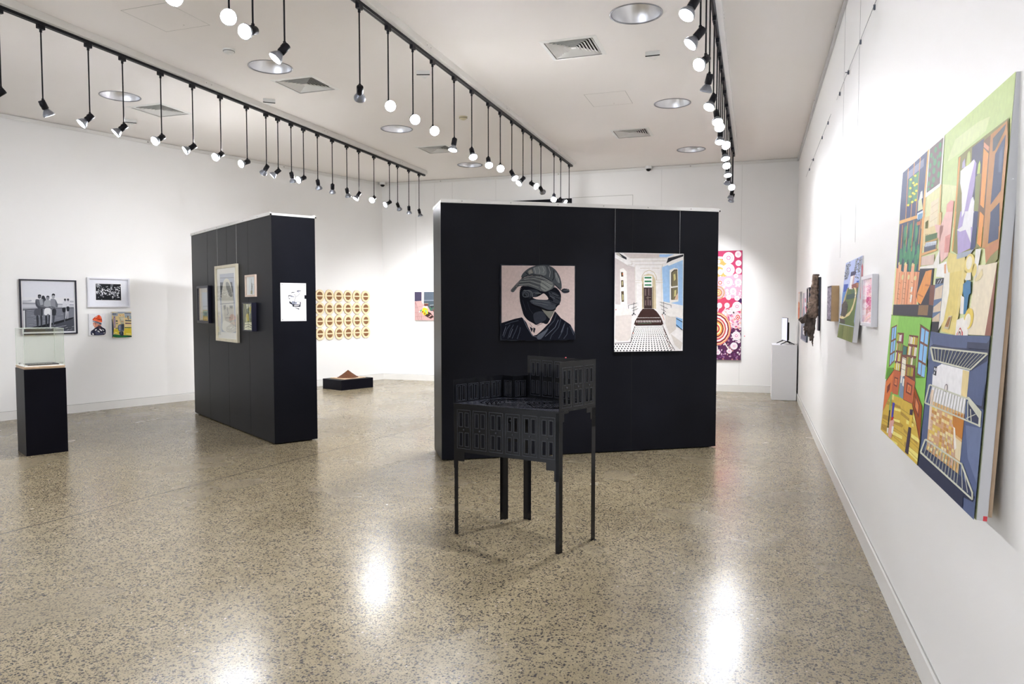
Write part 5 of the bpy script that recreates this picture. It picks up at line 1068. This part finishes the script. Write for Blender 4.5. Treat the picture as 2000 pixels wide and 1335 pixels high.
A.P('#c8b488', [(597, 520), (605, 515), (600, 640), (590, 700), (580, 690)]); A.P('#2c4a48', [(608, 590), (680, 570), (725, 575), (728, 620), (680, 632), (612, 645)]); A.P('#47664c', [(640, 540), (690, 520), (720, 560), (660, 575)])
A.P('#e0cf98', [(668, 500), (695, 505), (712, 560), (716, 640), (708, 760), (680, 830), (620, 870), (578, 868), (580, 835), (640, 825), (680, 780), (698, 700), (702, 600), (690, 540)])
A.P('#fbf8ee', [(700, 560), (706, 560), (708, 580), (700, 578)], [(702, 600), (708, 600), (708, 615), (701, 612)]); A.P('#4b453e', [(572, 700), (605, 650), (640, 700), (650, 800), (630, 850), (590, 830)], [(575, 860), (640, 880), (650, 930), (600, 920)]); A.E('#2c3030', *[(rnd.uniform(580, 645), rnd.uniform(670, 840), 3, rnd.uniform(6, 14), rnd.uniform(-.5, .5)) for _ in range(30)])
A.Ls('#c5d0e0', 7, [(582, 925), (755, 963)]); A.Ls('#5a6230', 4, [(640, 960), (650, 1110)], [(690, 965), (705, 1120)])
A.build(t)
m = MB(); m.m; 
A = Art([(0, 0), (10, 0), (10, 100), (0, 100)], -.021, .007, 0, h, 0)
A2 = MB()
pts = [(.0, .50), (.006, .52), (.012, .50), (.017, .44), (.021, .34), (.023, .28), (.017, .30), (.012, .40), (.006, .47)]
A2.add([(w+.0004, -.0215+x*.8, z) for x, z in pts], [tuple(range(len(pts)))], hexc('#e08a94')); A2.build('edge_brushstroke', M_PAINT, t)

# ---- small tan-sided picture
p, rz = wallframe(6.95, 0, 1.372, 'right')
t = thing('small_picture', 'small grey picture with deep tan wooden sides behind the landscape canvas', 'framed picture', p, rz)
w, h = .35, .30
m = MB(); m.bbox(0, w, -.060, -.001, 0, h, .002); m.build('box_frame', M_FRTAN, t)
A = Art([(0, 0), (100, 0), (100, 100), (0, 100)], 0, w, 0, h, -.0602)
A.P('#3a2f36', [(0, 0), (100, 0), (100, 100), (0, 100)]); A.P('#8d8496', [(5, 4), (97, 4), (97, 95), (5, 95)]); rnd = random.Random(2)
A.E('#b3a9b8', *[(rnd.uniform(8, 92), rnd.uniform(8, 92), rnd.uniform(3, 12), rnd.uniform(2, 7)) for _ in range(30)]); A.E('#6a6170', *[(rnd.uniform(8, 92), rnd.uniform(8, 92), rnd.uniform(2, 9), rnd.uniform(2, 5)) for _ in range(26)])
A.build(t)

# ---- black-framed small picture behind the bark
p, rz = wallframe(9.90, 0, 1.43, 'right')
t = thing('framed_picture', 'small deep black-framed picture just behind the bark sculpture, right wall', 'framed picture', p, rz)
w, h = .39, .30
frame_bars(w, h, .016, -.045, -.001, M_FRBLK, t)
A = Art([(0, 0), (100, 0), (100, 100), (0, 100)], .016, w-.016, .016, h-.016, -.03)
A.P('#e6dcd6', [(0, 0), (100, 0), (100, 100), (0, 100)]); A.P('#b9a59e', [(20, 15), (80, 15), (80, 85), (20, 85)]); A.P('#6d5a5a', [(35, 30), (65, 25), (70, 70), (40, 75)])
A.build(t, 'picture', M_PRINT)

# ---- grey-edged tall canvas
t = thing('figure_painting', 'tall slate-edged canvas of a pale figure near the end of the right wall', 'painting', (.648, 11.35, 1.022), -PI/2, None, -math.atan2(.039, .985))
w, h = 1.15, .985
m = MB(); m.bbox(0, w, -.005, .02, 0, h, .002); m.build('canvas', M_SLATE, t)
A = Art([(125, 297), (190, 252), (210, 1138), (150, 1100)], 0, w, 0, h, -.0053)
A.P('#9aa0b2', [(115, 240), (195, 240), (215, 1150), (140, 1150)]); A.P('#c9c3cf', [(128, 300), (150, 290), (165, 420), (170, 700), (150, 760), (135, 500)]); A.P('#f4eef4', [(150, 330), (165, 340), (185, 600), (198, 800), (190, 860), (170, 800), (150, 560)]); A.P('#e3a9a4', [(128, 640), (140, 640), (150, 860), (138, 860)]); A.P('#d23c6c', [(172, 740), (180, 730), (192, 800), (190, 840)], [(160, 640), (168, 640), (172, 690), (164, 690)]); A.P('#6f7488', [(175, 270), (190, 262), (195, 420), (180, 430)], [(150, 960), (205, 1000), (208, 1120), (155, 1090)]); A.P('#efe8ee', [(165, 960), (185, 970), (190, 1060), (172, 1050)])
A.build(t)

p, rz = wallframe(12.04, 0, 1.30, 'right')
t = thing('narrow_picture', 'narrow orange and white picture beyond the slate-edged canvas, nearest the corner', 'picture', p, rz)
panel(.40, .416, -.029, -.001, M_CANVAS, t)
A = Art([(0, 0), (100, 0), (100, 100), (0, 100)], 0, .4, 0, .416, -.0292)
A.P('#f0d9cf', [(0, 0), (100, 0), (100, 100), (0, 100)]); A.P('#e89a6c', [(0, 35), (100, 40), (100, 100), (0, 100)]); A.P('#f7f0ea', [(10, 5), (90, 8), (80, 30), (20, 34)]); A.P('#d9673a', [(10, 60), (80, 55), (90, 90), (20, 92)])
A.build(t)

# ---- bark sculpture on its black backing
p, rz = wallframe(8.62, 0, 1.236, 'right')
t = thing('bark_sculpture', 'dark twisted root and bark sculpture mounted on a black board on the right wall', 'sculpture', (XR, 8.38, 1.236), -PI/2)
m = MB(); m.bbox(-.15, .02, -.022, 0.0, 0, .575, .003); m.build('backing_board', M_FRBLK, t)
rnd = random.Random(21)
def strand(m, a, b, r0, r1, n=14, wob=.012, bend=(0, 0, 0), nn=10):
    a, b = Vector((a[0], a[1]*.74, a[2])), Vector((b[0], b[1]*.74, b[2])); pts = []; rs = []
    for i in range(n):
        f = i/(n-1); q = a.lerp(b, f)+Vector(bend)*math.sin(PI*f)
        q += Vector((rnd.uniform(-1, 1), rnd.uniform(-1, 1), rnd.uniform(-.3, .3)))*wob*math.sin(PI*min(1, f*1.2))
        pts.append(q); rs.append((r0+(r1-r0)*f)*rnd.uniform(.85, 1.15))
    m.tube(pts, rs, nn, wob=.35)
# local: x along the wall (towards viewer), -y out of the wall, z up from board bottom
m = MB()
strand(m, (-.03, -.068, .60), (-.02, -.105, .16), .030, .058, 26, .006, nn=16)
for k in range(9):
    a = 2*PI*k/9; strand(m, (-.03+.024*math.cos(a), -.068+.024*math.sin(a), .60-rnd.random()*.03), (-.02+.045*math.cos(a), -.105+.045*math.sin(a), .14), .008, .014, 18, .007, nn=7)
m.build('trunk', M_BARKLIGHT, t)
m = MB(); m.tube([(-.03, -.05, .592), (-.03, -.05, .606)], [.034, .030], 18, wob=.3); m.build('cut_rim', M_BARK, t)
def root(pts, r0, r1):
    m = MB()
    for s_ in range(3):
        o = Vector((rnd.uniform(-1, 1), rnd.uniform(-1, 1), rnd.uniform(-1, 1)))*r0*.55; P = [Vector((p[0], p[1]*.76, p[2]))+o*(1-.5*i/len(pts)) for i, p in enumerate(pts)]
        Q = []
        for i in range(len(P)-1):
            for j in range(5): Q.append(P[i].lerp(P[i+1], j/5)+Vector((rnd.uniform(-1, 1), rnd.uniform(-1, 1), rnd.uniform(-1, 1)))*.004)
        Q.append(P[-1]); m.tube(Q, [(r0+(r1-r0)*i/(len(Q)-1))*.62*rnd.uniform(.8, 1.2) for i in range(len(Q))], 8, wob=.35)
    return m.build('root', M_BARK, t)
root([(-.02, -.10, .20), (-.02, -.15, .17), (.0, -.20, .12), (-.01, -.235, .09)], .038, .022)
root([(-.02, -.10, .16), (.0, -.15, .10), (.0, -.18, .04), (.01, -.19, .0)], .036, .020)
root([(-.02, -.10, .14), (.01, -.13, .06), (.02, -.15, -.02), (.01, -.14, -.06)], .034, .018)
root([(.0, -.09, .14), (.02, -.10, .04), (.03, -.11, -.05), (.03, -.105, -.10)], .030, .014)
root([(-.06, -.10, .16), (-.06, -.17, .12), (-.05, -.225, .13), (-.06, -.245, .11)], .036, .024)
root([(-.04, -.08, .12), (-.03, -.09, .02), (-.02, -.085, -.03)], .028, .014)
root([(.02, -.09, -.06), (.03, -.10, -.12), (.025, -.09, -.165)], .010, .004)
root([(.0, -.13, -.05), (.01, -.135, -.09), (.0, -.13, -.11)], .009, .004)
root([(.0, -.19, .02), (.0, -.195, -.03), (.005, -.19, -.06)], .014, .007)

# ---- loose cable with clips and hanging wires on the right wall
def wallwire(y, z0, z1, lb, x=.6655):
    m = MB(); m.tube([(x, y, z0), (x, y, z1)], .0008, 5); o = m.build('hanging_wire', M_WIRE); tag(o, lb, 'wire', 'loose hanging wires on the right wall')
wallwire(6.562, 1.9, 3.94, 'thin vertical wire on the right wall above the tilted landscape canvas')
wallwire(5.629, 1.95, 3.94, 'thin vertical wire on the right wall above the white-framed pink print')
for (ya, yb, lb, cl) in ((4.2, 7.02, 'thin straight cable with small clips on the upper right wall, nearer length', (4.913, 5.517, 6.193, 6.787)), (7.5, 11.0, 'thin straight cable with small clips on the upper right wall, farther length', (7.818, 8.473, 9.695, 10.365))):
    t = thing('wall_cable', lb, 'cable', (.655, ya, 3.312), 0, 'cables on the upper right wall')
    m = MB(); m.tube([(0, 0, 0), (0, yb-ya, 0)], .0018, 6); m.build('cable', M_WIRE, t)
    for i, c in enumerate(cl):
        m = MB(); m.bbox(-.004, .008, c-ya-.005, c-ya+.005, -.026, .006, .0015)
        if i % 2 == 0 and i: m.box(-.02, .0, c-ya-.003, c-ya+.003, -.012, -.007)
        m.build('clip', M_SLATE, t)

# ------------------------------------------------------------------ black cut-metal chair
CA, CB_, CC, CD, CF, CE = [Vector((x, y, 0)) for x, y in ((-1.855, 4.318), (-1.10, 4.158), (-.952, 4.502), (-1.495, 4.79), (-1.574, 4.70), (-1.66, 4.735))]
cen = (CA+CB_+CC+CD)/4
chair = thing('cut_metal_chair', 'tall glossy black metal chair sculpture with cut-out door panels and thin legs', 'chair sculpture', (cen.x, cen.y, 0))
def side(P, Q):
    d = Q-P; L = d.length; a = math.atan2(d.y, d.x)
    return L, Matrix.Translation((P.x-cen.x, P.y-cen.y, 0)) @ Matrix.Rotation(a, 4, 'Z')
def doors(L, x0, n, zt, zb, two=True, gap=.16):
    """list of cut-out rectangles + list of raised moulding rectangles for n double doors"""
    holes = []; mould = []; wd = (L-2*x0)/n
    for k in range(n):
        a = x0+k*wd+wd*gap/2; b = x0+(k+1)*wd-wd*gap/2; mid = (a+b)/2; q = (b-a)
        mould.append((a, b, zb, zt))
        rows = [(zb+(zt-zb)*.56, zt-(zt-zb)*.07), (zb+(zt-zb)*.06, zb+(zt-zb)*.42)] if two else [(zb+(zt-zb)*.06, zt-(zt-zb)*.08)]
        for (z0, z1) in rows:
            for (u0, u1) in ((a+q*.13, a+q*.42), (a+q*.58, a+q*.87)):
                holes.append((u0+q*.04, u1-q*.04, z0+.006, z1-.006)); mould.append((u0, u1, z0, z1))
    return holes, mould
def cutpanel(nm, P, Q, z0, z1, n, zt, zb, two=True, steps=None, x0=.03, lb=None, th=.003):
    L, M = side(P, Q); holes, mould = doors(L, x0, n, zt, zb, two)
    notch = [] if not steps else [(s*L, e*L, 0, z) for s, e, z in steps]
    xs = sorted(set([0, L]+[v for h_ in holes+notch for v in h_[:2]])); zs = sorted(set([z0, z1]+[v for h_ in holes for v in h_[2:]]+[v for _, _, _, v in notch]))
    zs = [z for z in zs if z0 <= z <= z1]
    m = MB(); m.sheet(xs, zs, lambda cx, cz: not any(a < cx < b and c < cz < d for a, b, c, d in holes+notch), 0, th, M=M)
    o = m.build(nm, M_CHAIR, chair)
    m = MB(); e = .0016
    for a, b, c, d in mould:
        for (q0, q1, w0, w1) in ((a, b, c, c+e), (a, b, d-e, d), (a, a+e, c, d), (b-e, b, c, d)):
            m.box(q0, q1, -.0016, th+.0016, w0, w1, M=M)
    if two:
        wd = (L-2*x0)/n
        for k in range(n):
            cx = x0+(k+.5)*wd; cz = zb+(zt-zb)*.49
            m.lathe([(.005, 0), (.005, .003), (.003, .005), (.001, .0055)], 10, M @ Matrix.Translation((cx, 0, cz)) @ Matrix.Rotation(PI/2, 4, 'X'), mi=0)
    m.build('door_moulding', M_CHAIRED, o)
    return o
SEAT = .867
cutpanel('front_panel', CA, CB_, .44, SEAT, 6, .828, .574, True, [(.035, .105, .49), (.105, .885, .55), (.885, .956, .505)], .018)
o = cutpanel('side_panel', CB_, CC, .735, 1.165, 3, 1.130, .885, True, [(.07, .13, .80), (.13, .25, .85), (.25, .742, .86), (.742, .855, .83), (.855, .90, .785)], .016)
o['label'] = 'outer side panel with a stepped arch'
cutpanel('back_panel', CC, CD, SEAT-.02, 1.157, 5, 1.130, .885, True, None, .02)
cutpanel('low_back_panel', CA, CE, SEAT-.01, 1.021, 4, .985, .875, False, None, .014)
cutpanel('low_back_panel', CE, CF, SEAT-.01, 1.020, 1, .985, .875, False, None, .006)
cutpanel('low_back_panel', CF, CD, SEAT-.01, 1.019, 1, .985, .875, False, None, .010)
cutpanel('low_back_panel', CE, CD, .44, SEAT-.012, 2, .828, .574, True, [(.2, .8, .55)], .014)
# seat plate with engraved contour lines
m = MB(); off = [Vector((p.x-cen.x, p.y-cen.y)) for p in (CA, CB_, CC, CD, CF, CE)]
m.prism([(p.x, p.y) for p in off], SEAT-.003, SEAT); m.build('seat', M_SEATTOP, chair)
m = MB()
def inside(x, y):
    c = False; n = len(off)
    for i in range(n):
        a, b = off[i]*.95, off[(i+1) % n]*.95
        if (a.y > y) != (b.y > y) and x < (b.x-a.x)*(y-a.y)/(b.y-a.y)+a.x: c = not c
    return c
def cont(cx, cy, rx, ry, ph, wav=.08):
    n = 60; P = [(cx+rx*(1+wav*math.sin(3*a+ph))*math.cos(a), cy+ry*(1+wav*math.sin(2*a+ph))*math.sin(a)) for a in [2*PI*k/n for k in range(n)]]
    for k in range(n):
        (x0, y0), (x1, y1) = P[k], P[(k+1) % n]
        if inside(x0, y0) and inside(x1, y1):
            l = math.hypot(x1-x0, y1-y0) or 1; nx, ny = -(y1-y0)/l*.0035, (x1-x0)/l*.0035
            m.add([(x0-nx, y0-ny, SEAT+.0008), (x1-nx, y1-ny, SEAT+.0008), (x1+nx, y1+ny, SEAT+.0008), (x0+nx, y0+ny, SEAT+.0008)], [(0, 1, 2, 3)])
for k in range(6): cont(-.16, .03, .05+k*.032, .035+k*.026, .5+k*.2)
for k in range(7): cont(.16, -.02, .03+k*.026, .02+k*.022, 2+k*.7, .16)
for k in range(3): cont(.02, .02, .30+k*.03, .17+k*.03, 1.2, .1)
m.build('contour_lines', M_GROOVE, chair)
# legs: folded angle iron
def leg(P, U, V, wu, wv, top, th=.003):
    M = Matrix.Translation((P.x-cen.x, P.y-cen.y, 0)); U, V = U.normalized(), V.normalized(); m = MB()
    poly = [Vector((0, 0)), Vector((U.x, U.y))*wu, Vector((U.x, U.y))*wu+Vector((V.x, V.y))*th, Vector((U.x+V.x, U.y+V.y))*th, Vector((V.x, V.y))*wv+Vector((U.x, U.y))*th, Vector((V.x, V.y))*wv]
    ar = sum(poly[i].x*poly[(i+1) % 6].y-poly[(i+1) % 6].x*poly[i].y for i in range(6))
    if ar < 0: poly.reverse()
    m.prism([(p.x, p.y) for p in poly], 0, top, M=M); return m.build('leg', M_CHAIR, chair)
leg(CA+(CB_-CA).normalized()*.001+(CE-CA).normalized()*.003, CB_-CA, CE-CA, .026, .030, SEAT-.01)
leg(CB_+(CA-CB_).normalized()*.001, CA-CB_, CC-CB_, .022, .036, SEAT-.01)
leg(CC, CB_-CC, CD-CC, .040, .030, SEAT-.01)
leg(CD, CE-CD, CC-CD, .030, .034, SEAT-.01)
leg(CE, CD-CE, CA-CE, .036, .030, SEAT-.01)
m = MB(); q = CC.lerp(CD, .42)-cen; m.lathe([(.005, 1.157), (.005, 1.161), (.002, 1.163)], 10, Matrix.Translation((q.x, q.y, 0)), cap1=True); m.build('red_dot', M_RED, chair)

# ------------------------------------------------------------------ black plinth with acrylic case
QB, QA, QC = Vector((-6.873, 5.215, 0)), Vector((-7.242, 5.386, 0)), Vector((-6.709, 5.538, 0))
ux = (QC-QB).normalized(); ang = math.atan2(ux.y, ux.x); pw, pd = .365, .405   # local x along B->C, local y along B->A
t = thing('black_plinth', 'tall black plinth at far left carrying a clear acrylic case', 'plinth', (QB.x, QB.y, 0), ang)
m = MB(); m.bbox(0, pw, 0, pd, 0, .868, .002); m.build('plinth_body', M_PLINTHBLK, t)
tt = thing('acrylic_case', 'clear acrylic display case on a plywood base atop the tall black plinth', 'display case', (QB.x, QB.y, .868), ang)
m = MB(); m.bbox(.008, pw-.008, .008, pd-.008, .0, .011, .001); m.bbox(.004, pw-.004, .004, pd-.004, .011, .026, .001); m.build('plywood_base', M_WOOD, tt)
m = MB(); m.bbox(.012, pw-.012, .012, pd-.012, .026, .030, .001); m.build('white_liner', M_FRWHT, tt)
th = .005; x0, x1, y0, y1, z0, z1 = .010, pw-.010, .010, pd-.010, .030, .40
for (a, b, c, d, e, f) in ((x0, x1, y0, y0+th, z0, z1), (x0, x1, y1-th, y1, z0, z1), (x0, x0+th, y0+th, y1-th, z0, z1), (x1-th, x1, y0+th, y1-th, z0, z1), (x0, x1, y0, y1, z1, z1+th)):
    m = MB(); m.box(a, b, c, d, e, f); m.build('acrylic_pane', M_ACRYL, tt)
e = .0018
for (px_, py_) in ((x0, y0), (x1, y0), (x0, y1), (x1, y1)):
    m = MB(); m.box(px_-e, px_+e, py_-e, py_+e, z0, z1+th); m.build('polished_edge', M_EDGE, tt)
for (a, b, c, d) in ((x0, x1, y0, y0), (x0, x1, y1, y1), (x0, x0, y0, y1), (x1, x1, y0, y1)):
    m = MB(); m.box(a-e, b+e, c-e, d+e, z1+th, z1+th+.003); m.build('polished_edge', M_EDGE, tt)
m = MB(); M_ = Matrix.Translation((x0-.002, pd*.55, .05)) @ Matrix.Rotation(-PI/2, 4, 'Y'); m.lathe([(.009, 0), (.009, .006), (.005, .009)], 14, M_, cap1=True); m.build('lock', M_PIN, tt)
t3 = thing('booklet', 'flat black booklet with pale printing inside the acrylic case', 'booklet', (QB.x+ux.x*.19-ux.y*.2, QB.y+ux.y*.19+ux.x*.2, .8985), ang)
m = MB(); m.bbox(-.135, .135, -.11, .11, 0, .012, .001); m.build('cover', M_FRBLK, t3)
m = MB()
for k in range(9): m.box(-.11+k*.023, -.098+k*.023, -.07, -.045, .012, .0125)
for k in range(6): m.box(-.10+k*.034, -.078+k*.034, -.035, -.02, .012, .0125)
m.build('cover_print', M_FRCREAM, t3)
m = MB(); m.bbox(-.14, .14, -.116, .114, -.0, .003, .0005); m.build('page_edge', M_WOOD, t3)

# ------------------------------------------------------------------ low black plinth with mound of earth
Qm = Vector((-6.936, 11.116, 0)); ux = Vector((.358, .934, 0)).normalized(); ang = math.atan2(ux.y, ux.x)
t = thing('low_black_plinth', 'low wide black plinth on the floor below the grid of wood slices', 'plinth', (Qm.x, Qm.y, 0), ang)
m = MB(); m.bbox(0, .715, 0, .554, 0, .182, .003); m.build('plinth_body', M_PLINTHBLK, t)
def loc2(x, y, z): return (Qm.x+ux.x*x-ux.y*y, Qm.y+ux.y*x+ux.x*y, z)
t = thing('timber_board', 'pale square timber board lying on the low black plinth', 'board', loc2(.36, .28, .182), ang)
m = MB(); m.bbox(-.25, .25, -.20, .20, 0, .012, .002); m.build('board', M_WOOD, t)
m = MB(); m.box(-.251, -.245, -.19, .19, .002, .009); m.box(.245, .251, -.19, .19, .002, .009); m.build('cleat', M_FRTAN, t)
rnd = random.Random(6); n, rn = 40, 16; vs = []; fs = []
for i in range(rn+1):
    f = i/rn; r = .205*f; z = .135*(1-f)**1.15 if f < 1 else 0
    for k in range(n):
        a = 2*PI*k/n; q = 1+.05*math.sin(3*a+1)+.03*math.sin(7*a); vs.append((r*q*math.cos(a), r*q*.85*math.sin(a), z+rnd.uniform(0, .003)*(f < 1)))
for i in range(rn):
    for k in range(n): fs.append((i*n+k, i*n+(k+1) % n, (i+1)*n+(k+1) % n, (i+1)*n+k))
m = MB(); m.add(vs, [tuple(reversed(f_)) for f_ in fs], None, 0, True)
o = m.build('earth_mound', M_EARTH, None, loc2(.36, .28, .1942)); o.rotation_euler = (0, 0, ang); tag(o, 'peaked mound of red-brown earth on the pale timber board', 'earth mound')
o['kind'] = 'stuff'

# ------------------------------------------------------------------ white plinth with small television
t = thing('white_plinth', 'white box plinth in the far right corner beside the right wall', 'plinth', (.275, 12.18, 0))
m = MB(); m.bbox(0, .37, 0, .62, .004, .884, .002); m.build('plinth_body', M_WHITEPAINT, t)
t = thing('television', 'small television on spread feet seen edge-on, standing on the white plinth', 'television', (.475, 12.44, .884), -PI/2+.11)
m = MB(); m.bbox(-.27, .27, -.012, .0, .055, .43, .003)
m.build('bezel', M_BLKMETAL, t)
m = MB(); m.bbox(-.262, .262, -.0135, -.012, .067, .422, .0004); m.build('screen', M_SCREEN, t)
m = MB(); m.bbox(-.21, .21, 0, .030, .07, .36, .012); m.build('rear_housing', M_BLKMETAL, t)
for s in (-1, 1):
    m = MB(); m.tube([(s*.20, .008, .06), (s*.215, -.10, .0075)], [.009, .006], 8); m.tube([(s*.20, .008, .06), (s*.215, .11, .0075)], [.009, .006], 8); m.build('foot', M_BLKMETAL, t)
m = MB(); m.tube([(.0, .03, .10), (.0, .05, .03), (.03, .07, .009), (.10, .09, .007)], .003, 6); m.build('power_cable', M_BLKMETAL, t)
# ------------------------------------------------------------------ light
def power(which, i, y):
    if which == 'left': return {0: 16, 1: 20, 2: 24, 16: 22, 17: 22}.get(i, 40)
    if which == 'middle': return {0: 18, 1: 14, 2: 20, 3: 24, 4: 120, 5: 20, 6: 20, 7: 22}.get(i, 38)
    return {0: 10, 1: 75, 2: 13, 3: 75, 4: 75, 12: 40, 14: 50, 15: 50, 9: 13, 10: 13, 11: 15}.get(i, 10 if i < 9 else 24)
for which, i, y, li, lo, d in LIGHTS:
    li.energy = power(which, i, y)
    if which == 'right': li.spot_size = math.radians(98)
    if which == 'middle' and i == 4: li.spot_size = math.radians(85)
    if which == 'right' and i in (1, 3, 4): li.spot_size = math.radians(75); li.shadow_soft_size = .02
# added fill outside the made-up window, tilted up to brighten the ceiling
a = bpy.data.lights.new('added_fill_light', 'AREA'); a.shape = 'RECTANGLE'; a.size = 7.3; a.size_y = 2.1; a.energy = 55; a.color = (.90, .94, 1)
o = bpy.data.objects.new('added_fill_light', a); COL.objects.link(o); o.location = (-5.75, YN-.75, 1.8); o.rotation_euler = (PI/2+.55, 0, 0)
w = bpy.data.worlds.new('sky'); SC.world = w; w.use_nodes = True; w.node_tree.nodes['Background'].inputs[0].default_value = (.7, .8, 1, 1); w.node_tree.nodes['Background'].inputs[1].default_value = .6

# ------------------------------------------------------------------ camera
cam = bpy.data.cameras.new('camera'); co = bpy.data.objects.new('camera', cam); COL.objects.link(co); SC.camera = co
cam.sensor_width = 36; cam.lens = 1407/2000*36; cam.clip_start = .05; cam.clip_end = 100
co.location = (0, 0, 1.5); co.rotation_euler = (PI/2-math.atan(70/1407), 0, math.radians(18.5966))
cam.dof.use_dof = False
SC.cycles.adaptive_threshold = .1; SC.cycles.max_bounces = 6; SC.cycles.glossy_bounces = 3; SC.cycles.diffuse_bounces = 4; SC.cycles.transparent_max_bounces = 20
SC.view_settings.view_transform = 'Standard'; SC.view_settings.look = 'None'; SC.view_settings.gamma = 1; SC.view_settings.use_curve_mapping = False
SC.view_settings.exposure = 1.97
for _m in (M_LENS, M_LENSDIM, M_SCREEN): _m.cycles.emission_sampling = 'NONE'
